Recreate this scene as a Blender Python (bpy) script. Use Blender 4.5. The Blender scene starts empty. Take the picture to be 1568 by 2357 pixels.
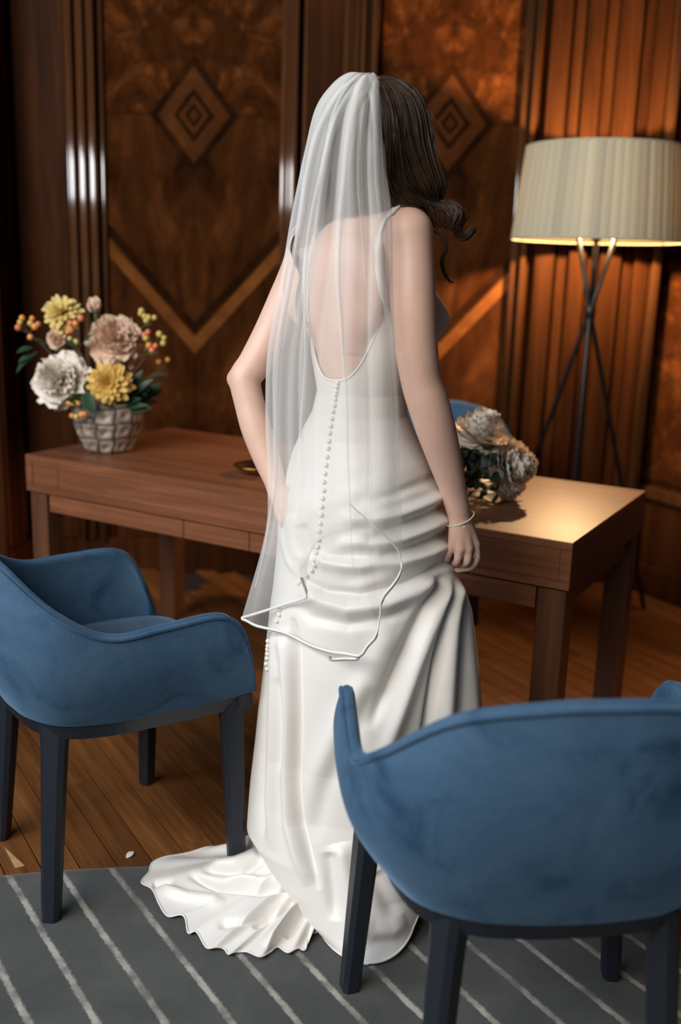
import bpy, bmesh, math, random
import numpy as np
from mathutils import Vector, Matrix

random.seed(7)
RNG = np.random.default_rng(11)
SC = bpy.context.scene
COL = SC.collection
PI = math.pi

# ------------------------------------------------------------------ camera
CAM_H, PITCH, ROLL, FPX = 1.365, math.radians(13.7), math.radians(1.8), 2291.4
_fw = np.array([0.0, math.cos(PITCH), -math.sin(PITCH)])
_up0 = np.array([0.0, math.sin(PITCH), math.cos(PITCH)])
_rt0 = np.array([1.0, 0.0, 0.0])
_rt = _rt0 * math.cos(ROLL) + _up0 * math.sin(ROLL)
_up = _up0 * math.cos(ROLL) - _rt0 * math.sin(ROLL)
cam_data = bpy.data.cameras.new('camera')
cam = bpy.data.objects.new('camera', cam_data)
COL.objects.link(cam)
cam.matrix_world = Matrix(((_rt[0], _up[0], -_fw[0], 0), (_rt[1], _up[1], -_fw[1], 0),
                           (_rt[2], _up[2], -_fw[2], CAM_H), (0, 0, 0, 1)))
cam_data.sensor_fit = 'VERTICAL'
cam_data.sensor_height = 36
cam_data.lens = 35
cam_data.clip_start = 0.05
cam_data.dof.use_dof = True
cam_data.dof.focus_distance = 2.05
cam_data.dof.aperture_fstop = 1.8
SC.camera = cam

# ------------------------------------------------------------------ light
SC.view_settings.view_transform = 'Standard'
SC.view_settings.look = 'None'
SC.view_settings.exposure = 0.0
SC.view_settings.gamma = 1.0
SC.view_settings.use_curve_mapping = False
world = bpy.data.worlds.new('room_ambient')
SC.world = world
world.use_nodes = True
world.node_tree.nodes['Background'].inputs[0].default_value = (0.75, 0.85, 1.0, 1)
world.node_tree.nodes['Background'].inputs[1].default_value = 0.028


def area(name, loc, target, sx, sy, energy, color):
    l = bpy.data.lights.new(name, 'AREA')
    l.shape = 'RECTANGLE'
    l.size, l.size_y, l.energy, l.color = sx, sy, energy, color
    o = bpy.data.objects.new(name, l)
    COL.objects.link(o)
    o.location = loc
    o.rotation_euler = (Vector(target) - Vector(loc)).to_track_quat('-Z', 'Y').to_euler()
    return o


area('window_daylight', (-2.9, 0.7, 2.75), (0.0, 2.3, 0.95), 1.8, 1.4, 78, (0.72, 0.84, 1.0))
area('near_window_daylight', (-2.4, -1.0, 3.15), (0.0, 2.4, 1.0), 2.6, 1.9, 150, (1.0, 0.94, 0.87))
area('rear_fill_light', (-2.0, -2.5, 3.4), (0.0, 2.2, 1.0), 2.6, 1.8, 72, (1.0, 0.95, 0.90))  # added soft fill behind the camera for the gown's right side, not a window


def P(px, py, y):
    """point seen at photograph pixel (px, py) that lies at depth y"""
    d = _fw + _rt * (px - 784.0) / FPX - _up * (py - 1178.5) / FPX
    t = y / d[1]
    return np.array([d[0] * t, y, CAM_H + d[2] * t])


def Z(px, py, z=0.0):
    """point seen at photograph pixel (px, py) that lies at height z"""
    d = _fw + _rt * (px - 784.0) / FPX - _up * (py - 1178.5) / FPX
    t = (z - CAM_H) / d[2]
    return np.array([d[0] * t, d[1] * t, z])


def pix(p):
    v = np.asarray(p, float) - np.array([0, 0, CAM_H])
    zc = v @ _fw
    return 784.0 + FPX * (v @ _rt) / zc, 1178.5 - FPX * (v @ _up) / zc


# ------------------------------------------------------------------ helpers
def empty(name, label, cat, loc=(0, 0, 0), rotz=0.0, group=None):
    o = bpy.data.objects.new(name, None)
    COL.objects.link(o)
    o.location = loc
    o.rotation_euler = (0, 0, rotz)
    o.empty_display_size = 0.05
    tag(o, label, cat, group)
    return o


def tag(o, label=None, cat=None, group=None, kind=None):
    if label: o['label'] = label
    if cat: o['category'] = cat
    if group: o['group'] = group
    if kind: o['kind'] = kind
    return o


def link(name, me, parent=None):
    o = bpy.data.objects.new(name, me)
    COL.objects.link(o)
    if parent is not None:
        o.parent = parent
    return o


def mesh(name, verts, faces, mat, smooth=True):
    me = bpy.data.meshes.new(name)
    me.from_pydata([tuple(map(float, v)) for v in verts], [], [tuple(map(int, f)) for f in faces])
    if mat is not None:
        me.materials.append(mat)
    if smooth:
        me.polygons.foreach_set('use_smooth', np.ones(len(me.polygons), bool))
    me.update()
    return me


def org(o):
    """location of an object's root, for parts given in room coordinates"""
    v = Vector((0, 0, 0))
    while o is not None:
        v += Vector(o.location)
        o = o.parent
    return np.array(v)


def part(name, verts, faces, mat, parent=None, smooth=True, room=False):
    v = np.asarray(verts, float)
    if room and parent is not None:
        v = v - org(parent)
    return link(name, mesh(name, v, faces, mat, smooth), parent)


def bm_part(name, bm, mat, parent=None, smooth=False):
    bmesh.ops.recalc_face_normals(bm, faces=bm.faces)
    me = bpy.data.meshes.new(name)
    bm.to_mesh(me)
    bm.free()
    me.materials.append(mat)
    if smooth:
        me.polygons.foreach_set('use_smooth', np.ones(len(me.polygons), bool))
    return link(name, me, parent)


def add_box(bm, x0, x1, y0, y1, z0, z1, bevel=0.0, seg=1):
    r = bmesh.ops.create_cube(bm, size=1.0)
    vs = r['verts']
    for v in vs:
        v.co = Vector(((x0 + x1) / 2 + v.co.x * (x1 - x0), (y0 + y1) / 2 + v.co.y * (y1 - y0), (z0 + z1) / 2 + v.co.z * (z1 - z0)))
    if bevel > 0:
        es = list({e for v in vs for e in v.link_edges})
        bmesh.ops.bevel(bm, geom=es, offset=bevel, segments=seg, affect='EDGES', profile=0.6)


def box(name, x0, x1, y0, y1, z0, z1, mat, parent=None, bevel=0.0, seg=1):
    bm = bmesh.new()
    add_box(bm, x0, x1, y0, y1, z0, z1, bevel, seg)
    return bm_part(name, bm, mat, parent)


def prism(name, poly, y0, y1, mat, parent=None, bevel=0.0):
    """polygon in the x-z plane, thick from y0 to y1"""
    n = len(poly)
    v = [(x, y0, z) for x, z in poly] + [(x, y1, z) for x, z in poly]
    f = [tuple(range(n)), tuple(range(2 * n - 1, n - 1, -1))] + [(i, i + n, (i + 1) % n + n, (i + 1) % n) for i in range(n)]
    bm = bmesh.new()
    bv = [bm.verts.new(c) for c in v]
    for q in f:
        bm.faces.new([bv[i] for i in q])
    if bevel:
        bmesh.ops.bevel(bm, geom=bm.edges[:], offset=bevel, segments=1, affect='EDGES')
    return bm_part(name, bm, mat, parent)


def catmull(pts, n):
    """n points along a Catmull-Rom spline, equally spaced in parameter"""
    p = np.asarray(pts, float)
    m = len(p)
    t = np.linspace(0, m - 1, n)
    i = np.clip(t.astype(int), 0, m - 2)
    f = (t - i)[:, None]
    pe = np.vstack([2 * p[0] - p[1], p, 2 * p[-1] - p[-2]])
    a, b, c, d = pe[i], pe[i + 1], pe[i + 2], pe[i + 3]
    return 0.5 * ((2 * b) + (c - a) * f + (2 * a - 5 * b + 4 * c - d) * f ** 2 + (3 * b - a - 3 * c + d) * f ** 3)


def tube_geo(path, rad, n=8, close=False, flat=1.0):
    p = np.asarray(path, float)
    m = len(p)
    r = np.broadcast_to(np.asarray(rad, float), (m,))
    tan = np.gradient(p, axis=0)
    if close:
        tan = np.roll(p, -1, 0) - np.roll(p, 1, 0)
    tan /= np.linalg.norm(tan, axis=1)[:, None] + 1e-12
    ref = np.array([0, 0, 1.0]) if abs(tan[0][2]) < 0.9 else np.array([1.0, 0, 0])
    nrm = np.cross(tan[0], ref)
    nrm /= np.linalg.norm(nrm)
    V = []
    for k in range(m):
        nrm = nrm - tan[k] * (nrm @ tan[k])
        nrm /= np.linalg.norm(nrm) + 1e-12
        bi = np.cross(tan[k], nrm)
        for j in range(n):
            a = 2 * PI * j / n
            V.append(p[k] + r[k] * (math.cos(a) * nrm + flat * math.sin(a) * bi))
    F = []
    for k in range(m if close else m - 1):
        k2 = (k + 1) % m
        for j in range(n):
            F.append((k * n + j, k * n + (j + 1) % n, k2 * n + (j + 1) % n, k2 * n + j))
    if not close:
        F.append(tuple(range(n - 1, -1, -1)))
        F.append(tuple((m - 1) * n + j for j in range(n)))
    return V, F


class MB:
    """collects several pieces of ONE part"""
    def __init__(self):
        self.v, self.f = [], []

    def add(self, V, F):
        b = len(self.v)
        self.v.extend(V)
        self.f.extend(tuple(i + b for i in f) for f in F)

    def tube(self, path, rad, n=8, **k):
        self.add(*tube_geo(path, rad, n, **k))

    def build(self, name, mat, parent=None, room=False, smooth=True):
        return part(name, self.v, self.f, mat, parent, smooth, room)


def tube(name, path, rad, mat, parent=None, n=8, room=False, **k):
    V, F = tube_geo(path, rad, n, **k)
    return part(name, V, F, mat, parent, True, room)


def grid_faces(nr, nc, wrap=False, flip=False):
    F = []
    for i in range(nr - 1):
        for j in range(nc if wrap else nc - 1):
            j2 = (j + 1) % nc
            q = (i * nc + j, i * nc + j2, (i + 1) * nc + j2, (i + 1) * nc + j)
            F.append(q[::-1] if flip else q)
    return F


def lathe_geo(prof, n=32, cap=True):
    V, F = [], []
    for r, z in prof:
        for j in range(n):
            a = 2 * PI * j / n
            V.append((r * math.cos(a), r * math.sin(a), z))
    F = grid_faces(len(prof), n, wrap=True)
    if cap:
        F.append(tuple(range(n - 1, -1, -1)))
        F.append(tuple((len(prof) - 1) * n + j for j in range(n)))
    return V, F


# ------------------------------------------------------------------ materials
def new_mat(name):
    m = bpy.data.materials.new(name)
    m.use_nodes = True
    nt = m.node_tree
    b = nt.nodes['Principled BSDF']
    return m, nt, b


def nd(nt, t, **kw):
    n = nt.nodes.new(t)
    for k, v in kw.items():
        if k.startswith('i_'):
            n.inputs[k[2:].replace('_', ' ')].default_value = v
        else:
            setattr(n, k, v)
    return n


def ramp(nt, src, stops):
    r = nt.nodes.new('ShaderNodeValToRGB')
    e = r.color_ramp.elements
    while len(e) < len(stops):
        e.new(0.5)
    for k, (p, c) in enumerate(stops):
        e[k].position = p
        e[k].color = (*c, 1) if len(c) == 3 else c
    nt.links.new(src, r.inputs[0])
    return r.outputs[0]


def coords(nt, scale=(1, 1, 1), rot=(0, 0, 0), loc=(0, 0, 0)):
    tc = nt.nodes.new('ShaderNodeTexCoord')
    mp = nd(nt, 'ShaderNodeMapping')
    mp.inputs['Scale'].default_value = scale
    mp.inputs['Rotation'].default_value = rot
    mp.inputs['Location'].default_value = loc
    nt.links.new(tc.outputs['Object'], mp.inputs[0])
    return mp.outputs[0]


def noise(nt, vec, scale, detail=4, rough=0.55, dist=0.0):
    n = nd(nt, 'ShaderNodeTexNoise')
    n.inputs['Scale'].default_value = scale
    n.inputs['Detail'].default_value = detail
    n.inputs['Roughness'].default_value = rough
    n.inputs['Distortion'].default_value = dist
    nt.links.new(vec, n.inputs['Vector'])
    return n.outputs['Fac']


def bump(nt, b, src, strength, dist=0.01):
    bp = nd(nt, 'ShaderNodeBump')
    bp.inputs['Strength'].default_value = strength
    bp.inputs['Distance'].default_value = dist
    nt.links.new(src, bp.inputs['Height'])
    nt.links.new(bp.outputs[0], b.inputs['Normal'])


def mixc(nt, fac, a, b, mode='MIX'):
    m = nd(nt, 'ShaderNodeMix', data_type='RGBA', blend_type=mode)
    if isinstance(fac, (int, float)):
        m.inputs[0].default_value = fac
    else:
        nt.links.new(fac, m.inputs[0])
    for s, i in ((a, 6), (b, 7)):
        if isinstance(s, tuple):
            m.inputs[i].default_value = (*s, 1)
        else:
            nt.links.new(s, m.inputs[i])
    return m.outputs[2]


def math_n(nt, op, a, b=None):
    m = nd(nt, 'ShaderNodeMath', operation=op)
    for k, s in enumerate((a, b)):
        if s is None: continue
        if isinstance(s, (int, float)):
            m.inputs[k].default_value = s
        else:
            nt.links.new(s, m.inputs[k])
    return m.outputs[0]


def wood(name, dark, mid, light, scale=(2, 30, 30), rough=0.35, burl=0.0, spec=0.5, coat=0.0, vary=0.0, bmp=0.03, rot=(0, 0, 0)):
    m, nt, b = new_mat(name)
    v = coords(nt, scale, rot)
    if burl:
        f = noise(nt, v, 1.0, 5, 0.6, burl)
        f2 = noise(nt, v, 4.0, 4, 0.6, burl * 0.5)
        f = math_n(nt, 'ADD', math_n(nt, 'MULTIPLY', f, 0.75), math_n(nt, 'MULTIPLY', f2, 0.25))
    else:
        f = noise(nt, v, 1.0, 6, 0.65, 0.6)
    c = ramp(nt, f, [(0.30, dark), (0.52, mid), (0.72, light)])
    if vary:
        oi = nd(nt, 'ShaderNodeObjectInfo')
        hs = nd(nt, 'ShaderNodeHueSaturation')
        nt.links.new(c, hs.inputs['Color'])
        nt.links.new(math_n(nt, 'ADD', math_n(nt, 'MULTIPLY', oi.outputs['Random'], vary), 1.0 - vary / 2), hs.inputs['Value'])
        c = hs.outputs[0]
    nt.links.new(c, b.inputs['Base Color'])
    b.inputs['Roughness'].default_value = rough
    b.inputs['Specular IOR Level'].default_value = spec
    b.inputs['Coat Weight'].default_value = coat
    b.inputs['Coat Roughness'].default_value = 0.15
    if bmp:
        bump(nt, b, f, bmp, 0.004)
    return m


def plain(name, col, rough=0.5, metal=0.0, sheen=0.0, mott=0.0, mscale=20.0, bmp=0.0, bscale=200.0, trans=0.0):
    m, nt, b = new_mat(name)
    v = coords(nt)
    f = noise(nt, v, mscale, 4)
    lo = tuple(c * (1 - mott) for c in col)
    hi = tuple(min(1.0, c * (1 + mott)) for c in col)
    nt.links.new(ramp(nt, f, [(0.3, lo), (0.7, hi)]), b.inputs['Base Color'])
    b.inputs['Roughness'].default_value = rough
    b.inputs['Metallic'].default_value = metal
    b.inputs['Sheen Weight'].default_value = sheen
    if bmp:
        bump(nt, b, noise(nt, v, bscale, 2), bmp, 0.002)
    if trans:
        tr = nd(nt, 'ShaderNodeBsdfTranslucent')
        tr.inputs[0].default_value = (*col, 1)
        mx = nd(nt, 'ShaderNodeMixShader')
        mx.inputs[0].default_value = trans
        nt.links.new(b.outputs[0], mx.inputs[1])
        nt.links.new(tr.outputs[0], mx.inputs[2])
        nt.links.new(mx.outputs[0], nt.nodes['Material Output'].inputs[0])
    return m


M = {}
M['wall_wood'] = wood('dark_walnut_panelling', (0.022, 0.0075, 0.0026), (0.048, 0.0155, 0.005), (0.080, 0.027, 0.008), (14, 14, 0.9), 0.45, spec=0.02)
M['mould'] = wood('polished_walnut_moulding', (0.055, 0.020, 0.007), (0.10, 0.037, 0.012), (0.14, 0.052, 0.018), (30, 30, 0.8), 0.10, coat=1.0, spec=0.6)
M['burl'] = wood('burl_walnut_veneer', (0.014, 0.0045, 0.0018), (0.060, 0.018, 0.005), (0.19, 0.058, 0.014), (4.6, 4.6, 4.2), 0.30, burl=2.2, bmp=0.0, spec=0.0)
M['burl_low'] = wood('feathered_walnut_veneer', (0.016, 0.005, 0.0019), (0.062, 0.0195, 0.0056), (0.15, 0.048, 0.013), (4.4, 4.4, 1.8), 0.30, burl=1.4, bmp=0.0, spec=0.0)
M['inlay_light'] = wood('light_walnut_inlay', (0.05, 0.016, 0.005), (0.085, 0.027, 0.008), (0.12, 0.04, 0.012), (8, 8, 8), 0.35, bmp=0.0, spec=0.0)
M['inlay_dark'] = wood('dark_walnut_inlay', (0.012, 0.0045, 0.002), (0.026, 0.009, 0.0035), (0.05, 0.016, 0.005), (8, 8, 8), 0.35, bmp=0.0, spec=0.0)
M['chevron'] = wood('straight_grained_chevron_veneer', (0.10, 0.032, 0.008), (0.17, 0.056, 0.014), (0.24, 0.085, 0.021), (6, 6, 6), 0.35, bmp=0.0, spec=0.0)
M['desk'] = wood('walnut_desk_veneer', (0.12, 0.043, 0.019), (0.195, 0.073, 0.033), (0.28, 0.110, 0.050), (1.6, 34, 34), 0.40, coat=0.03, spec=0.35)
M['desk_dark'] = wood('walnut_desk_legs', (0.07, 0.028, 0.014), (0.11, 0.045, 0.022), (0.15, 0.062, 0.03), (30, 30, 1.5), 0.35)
M['plank'] = wood('oak_floor_plank', (0.100, 0.036, 0.010), (0.165, 0.063, 0.018), (0.235, 0.098, 0.032), (2.0, 45, 45), 0.33, vary=0.5)
M['underfloor'] = plain('dark_floor_joint', (0.010, 0.006, 0.004), 0.9)
M['black_plastic'] = plain('black_chair_frame', (0.012, 0.016, 0.024), 0.42, bmp=0.05, bscale=400)
M['lamp_metal'] = plain('black_lamp_metal', (0.010, 0.010, 0.010), 0.4)
M['brass'] = plain('aged_brass', (0.45, 0.27, 0.08), 0.25, 1.0, mott=0.3)
M['silver'] = plain('pale_silver', (0.85, 0.82, 0.76), 0.25, 0.35)
M['pearl'] = plain('satin_button', (0.82, 0.79, 0.74), 0.35)
M['leaf'] = plain('dark_green_leaf', (0.022, 0.055, 0.022), 0.45, mott=0.4)
M['dark_leaf'] = plain('deep_green_bouquet_leaf', (0.012, 0.026, 0.012), 0.5, mott=0.4)
M['stem'] = plain('green_stem', (0.06, 0.12, 0.03), 0.5, mott=0.3)
M['dark_stem'] = plain('dark_bouquet_stem', (0.018, 0.035, 0.012), 0.5, mott=0.3)
M['twig'] = plain('brown_twig', (0.09, 0.05, 0.02), 0.6)
M['white_petal'] = plain('creamy_white_petal', (0.92, 0.83, 0.72), 0.55, mott=0.06, mscale=25, trans=0.12)
M['cream_petal'] = plain('ivory_bouquet_petal', (0.92, 0.81, 0.66), 0.55, mott=0.05, mscale=25, trans=0.12)
M['peach_petal'] = plain('blush_peach_petal', (0.93, 0.68, 0.51), 0.55, mott=0.10, mscale=22, trans=0.12)
M['yellow_petal'] = plain('golden_yellow_petal', (0.82, 0.53, 0.13), 0.55, mott=0.25, mscale=16, trans=0.15)
M['pale_yellow_petal'] = plain('pale_yellow_petal', (0.80, 0.62, 0.22), 0.55, mott=0.2, mscale=16, trans=0.15)
M['coral_berry'] = plain('coral_berry', (0.75, 0.22, 0.10), 0.35, mott=0.2)
M['yellow_berry'] = plain('yellow_berry', (0.62, 0.45, 0.12), 0.35, mott=0.2)
M['orange_berry'] = plain('orange_berry', (0.75, 0.33, 0.08), 0.35, mott=0.2)
M['skin'] = plain('fair_skin', (0.66, 0.43, 0.335), 0.48, mott=0.07, mscale=14, bmp=0.04, bscale=320)
M['skin'].node_tree.nodes['Principled BSDF'].inputs['Subsurface Weight'].default_value = 0.12
M['skin'].node_tree.nodes['Principled BSDF'].inputs['Subsurface Radius'].default_value = (0.6, 0.25, 0.15)
M['skin'].node_tree.nodes['Principled BSDF'].inputs['Subsurface Scale'].default_value = 0.012
M['nail'] = plain('pale_polished_nail', (0.62, 0.45, 0.42), 0.2)
M['eye'] = plain('eye_white', (0.8, 0.78, 0.75), 0.15)
M['lips'] = plain('rose_lips', (0.45, 0.16, 0.14), 0.4)
M['satin'] = plain('ivory_satin', (0.80, 0.775, 0.73), 0.42, sheen=0.1)
M['ribbon'] = plain('white_satin_ribbon', (0.86, 0.84, 0.80), 0.3)


def velvet():
    m, nt, b = new_mat('blue_velvet')
    v = coords(nt)
    n1 = noise(nt, v, 7.0, 4, 0.6, 0.8)
    n2 = noise(nt, v, 300.0, 2)
    c = ramp(nt, n1, [(0.30, (0.014, 0.038, 0.078)), (0.44, (0.045, 0.096, 0.166)), (0.70, (0.072, 0.134, 0.212))])
    c2 = mixc(nt, 0.25, c, ramp(nt, n2, [(0.3, (0.02, 0.05, 0.10)), (0.7, (0.06, 0.14, 0.25))]))
    nt.links.new(c2, b.inputs['Base Color'])
    b.inputs['Roughness'].default_value = 0.85
    b.inputs['Specular IOR Level'].default_value = 0.15
    b.inputs['Sheen Weight'].default_value = 0.55
    b.inputs['Sheen Roughness'].default_value = 0.35
    b.inputs['Sheen Tint'].default_value = (0.30, 0.50, 0.72, 1)
    bump(nt, b, n2, 0.12, 0.002)
    return m


M['velvet'] = velvet()


def tulle(name, base, edge):
    m, nt, b = new_mat(name)
    out = nt.nodes['Material Output']
    nt.nodes.remove(b)
    df = nd(nt, 'ShaderNodeBsdfDiffuse')
    df.inputs[0].default_value = (0.86, 0.85, 0.82, 1)
    tl = nd(nt, 'ShaderNodeBsdfTranslucent')
    tl.inputs[0].default_value = (0.86, 0.85, 0.82, 1)
    mx = nd(nt, 'ShaderNodeMixShader')
    mx.inputs[0].default_value = 0.4
    nt.links.new(df.outputs[0], mx.inputs[1])
    nt.links.new(tl.outputs[0], mx.inputs[2])
    tp = nd(nt, 'ShaderNodeBsdfTransparent')
    lw = nd(nt, 'ShaderNodeLayerWeight')
    lw.inputs[0].default_value = 0.5
    f = math_n(nt, 'POWER', lw.outputs['Facing'], 2.5)
    f = math_n(nt, 'ADD', math_n(nt, 'MULTIPLY', f, edge), base)
    ga = nd(nt, 'ShaderNodeAttribute', attribute_name='gather')
    f = math_n(nt, 'ADD', f, math_n(nt, 'MULTIPLY', ga.outputs['Fac'], 0.31))
    f = math_n(nt, 'MINIMUM', f, 0.95)
    m2 = nd(nt, 'ShaderNodeMixShader')
    nt.links.new(f, m2.inputs[0])
    nt.links.new(tp.outputs[0], m2.inputs[1])
    nt.links.new(mx.outputs[0], m2.inputs[2])
    nt.links.new(m2.outputs[0], out.inputs[0])
    return m


M['tulle'] = tulle('sheer_tulle', 0.13, 0.62)


def hair_mat():
    m, nt, b = new_mat('dark_brown_hair')
    v = coords(nt, (1, 1, 1))
    f = noise(nt, v, 60.0, 3)
    nt.links.new(ramp(nt, f, [(0.3, (0.020, 0.011, 0.006)), (0.7, (0.052, 0.029, 0.015))]), b.inputs['Base Color'])
    b.inputs['Roughness'].default_value = 0.45
    b.inputs['Specular IOR Level'].default_value = 0.30
    return m


M['hair'] = hair_mat()


def shade_mat():
    m, nt, b = new_mat('cream_ribbon_lampshade')
    out = nt.nodes['Material Output']
    oi = nd(nt, 'ShaderNodeObjectInfo')
    nt.links.new(ramp(nt, oi.outputs['Random'], [(0.0, (0.46, 0.44, 0.33)), (0.5, (0.60, 0.57, 0.40)), (1.0, (0.70, 0.64, 0.44))]), b.inputs['Base Color'])
    b.inputs['Roughness'].default_value = 0.7
    tl = nd(nt, 'ShaderNodeBsdfTranslucent')
    tl.inputs[0].default_value = (0.62, 0.53, 0.32, 1)
    mx = nd(nt, 'ShaderNodeMixShader')
    mx.inputs[0].default_value = 0.12
    nt.links.new(b.outputs[0], mx.inputs[1])
    nt.links.new(tl.outputs[0], mx.inputs[2])
    nt.links.new(mx.outputs[0], out.inputs[0])
    return m


M['shade'] = shade_mat()
M['liner'] = plain('dull_shade_lining', (0.09, 0.072, 0.042), 0.8, trans=0.5)


def bulb_mat():
    m, nt, b = new_mat('glowing_bulb')
    b.inputs['Emission Color'].default_value = (1.0, 0.72, 0.40, 1)
    b.inputs['Emission Strength'].default_value = 12
    return m


M['bulb'] = bulb_mat()


def rug_mat():
    m, nt, b = new_mat('grey_wool_rug_with_pale_lines')
    tc = nt.nodes.new('ShaderNodeTexCoord')
    sp = nd(nt, 'ShaderNodeSeparateXYZ')
    nt.links.new(tc.outputs['Object'], sp.inputs[0])
    a = math.radians(55)
    u = math_n(nt, 'ADD', math_n(nt, 'MULTIPLY', sp.outputs[0], math.sin(a)), math_n(nt, 'MULTIPLY', sp.outputs[1], math.cos(a)))
    wob = noise(nt, tc.outputs['Object'], 3.0, 3)
    u = math_n(nt, 'ADD', u, math_n(nt, 'MULTIPLY', math_n(nt, 'SUBTRACT', wob, 0.5), 0.014))
    fr = math_n(nt, 'FRACT', math_n(nt, 'DIVIDE', math_n(nt, 'ADD', u, RUG_SHIFT), 0.1035))
    d = math_n(nt, 'ABSOLUTE', math_n(nt, 'SUBTRACT', fr, 0.5))
    n_edge = noise(nt, tc.outputs['Object'], 120.0, 3)
    line = math_n(nt, 'SUBTRACT', 0.085, math_n(nt, 'ADD', d, math_n(nt, 'MULTIPLY', math_n(nt, 'SUBTRACT', n_edge, 0.5), 0.09)))
    line = math_n(nt, 'MULTIPLY', line, 22.0)
    cl = nd(nt, 'ShaderNodeClamp')
    nt.links.new(line, cl.inputs[0])
    brk = noise(nt, tc.outputs['Object'], 17.0, 3)
    fac = math_n(nt, 'MULTIPLY', cl.outputs[0], ramp(nt, brk, [(0.36, (0.25, 0.25, 0.25)), (0.62, (1, 1, 1))]))
    base = ramp(nt, noise(nt, tc.outputs['Object'], 7.0, 4, 0.6, 0.5), [(0.3, (0.034, 0.040, 0.039)), (0.7, (0.090, 0.097, 0.092))])
    pile = noise(nt, tc.outputs['Object'], 420.0, 2)
    base = mixc(nt, 0.5, base, ramp(nt, pile, [(0.25, (0.025, 0.028, 0.027)), (0.75, (0.115, 0.12, 0.115))]))
    c = mixc(nt, fac, base, (0.40, 0.385, 0.335))
    nt.links.new(c, b.inputs['Base Color'])
    b.inputs['Roughness'].default_value = 0.95
    b.inputs['Specular IOR Level'].default_value = 0.1
    b.inputs['Sheen Weight'].default_value = 0.2
    hgt = math_n(nt, 'ADD', math_n(nt, 'MULTIPLY', pile, 0.4), math_n(nt, 'MULTIPLY', fac, 0.8))
    bump(nt, b, hgt, 0.5, 0.004)
    return m


RUG_C = (-0.209, -0.237)
_a = math.radians(55)
# lines lie at u = 0.4500 + k * 0.1035 in room coordinates
RUG_SHIFT = (RUG_C[0] * math.sin(_a) + RUG_C[1] * math.cos(_a)) - 0.4420 + 0.1035 / 2 + 0.1035 * 40
M['rug'] = rug_mat()


def vase_mat():
    m, nt, b = new_mat('glazed_stoneware_with_dark_joints')
    at = nd(nt, 'ShaderNodeAttribute', attribute_name='joint')
    v = coords(nt)
    f = noise(nt, v, 26.0, 4, 0.6, 0.6)
    f2 = noise(nt, v, 60.0, 3)
    c = ramp(nt, f, [(0.36, (0.045, 0.040, 0.036)), (0.47, (0.30, 0.235, 0.18)), (0.70, (0.52, 0.43, 0.34))])
    c = mixc(nt, 0.2, c, ramp(nt, f2, [(0.3, (0.2, 0.15, 0.1)), (0.7, (0.55, 0.46, 0.36))]))
    c = mixc(nt, at.outputs['Fac'], c, (0.035, 0.024, 0.017))
    nt.links.new(c, b.inputs['Base Color'])
    b.inputs['Roughness'].default_value = 0.45
    return m


M['vase'] = vase_mat()

# ------------------------------------------------------------------ the room
WY = 4.40
# floor: sub-floor slab with the planks as its children
floor = box('floor', -6.0, 4.0, -3.5, WY + 0.4, -0.06, -0.013, M['underfloor'])
tag(floor, kind='structure')
PL_A = math.radians(-58.0)
pd = np.array([math.cos(PL_A), math.sin(PL_A)])
pn = np.array([math.sin(math.radians(58.0)), math.cos(math.radians(58.0))])
PITCH_W = 0.0779
plank_meshes = {}


def plank_mesh(L):
    key = round(L, 2)
    if key not in plank_meshes:
        bm = bmesh.new()
        add_box(bm, 0, key - 0.0015, -PITCH_W / 2 + 0.0014, PITCH_W / 2 - 0.0014, -0.014, 0.0, 0.0012)
        bmesh.ops.recalc_face_normals(bm, faces=bm.faces)
        me = bpy.data.meshes.new('plank')
        bm.to_mesh(me)
        bm.free()
        me.materials.append(M['plank'])
        plank_meshes[key] = me
    return plank_meshes[key]


n_pl = 0
for k in range(-1, 38):
    off = 0.515 - PITCH_W / 2 + PITCH_W * k
    # extent of this row inside the wanted floor region (t along the plank)
    tmin, tmax = -4.6, -0.9
    r = random.Random(100 + k)
    t = tmin + r.uniform(0, 0.9)
    while t < tmax:
        L = r.choice([0.7, 0.9, 1.1, 1.3])
        a = pn * off + pd * t
        b = pn * off + pd * (t + L)
        if max(a[0], b[0]) > -1.75 and min(a[0], b[0]) < 1.75 and max(a[1], b[1]) > 1.55 and min(a[1], b[1]) < WY:
            if n_pl < 290:
                o = link('plank', plank_mesh(L), floor)
                o.location = (a[0], a[1], 0.0)
                o.rotation_euler = (0, 0, PL_A)
                n_pl += 1
        t += L

# back wall
wall = box('wall_back', -1.75, 1.42, WY + 0.02, WY + 0.14, -0.013, 3.0, M['wall_wood'])
tag(wall, kind='structure')


def moulding(x0, x1, depth, z0=0.14, z1=3.0, y=WY + 0.02, mat=None, seg=8, parent=wall):
    xc, hw = (x0 + x1) / 2, (x1 - x0) / 2
    sag = 0.20 * hw
    prof = [(x0, y)] + [(xc - hw * math.cos(PI * i / seg), y - depth + sag - sag * math.sin(PI * i / seg)) for i in range(seg + 1)] + [(x1, y)]
    V = [(a, b, z0) for a, b in prof] + [(a, b, z1) for a, b in prof]
    n = len(prof)
    F = [(i, i + 1, n + i + 1, n + i) for i in range(n - 1)] + [tuple(range(n))[::-1], tuple(range(n, 2 * n))]
    V = V + [V[0], V[1], V[n], V[n + 1], V[n - 2], V[n - 1], V[2 * n - 2], V[2 * n - 1]]
    b_ = 2 * n
    F = [f for f in F[1:n - 2]] + F[n - 1:] + [(b_, b_ + 1, b_ + 3, b_ + 2), (b_ + 4, b_ + 5, b_ + 7, b_ + 6)]
    o = part('moulding', V, F, mat or M['mould'], parent, smooth=True)
    return o


def flatboard(name, x0, x1, y0, z0=0.14, z1=3.0, mat=None):
    return box(name, x0, x1, y0, WY + 0.03, z0, z1, mat or M['wall_wood'], wall, 0.003)


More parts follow.
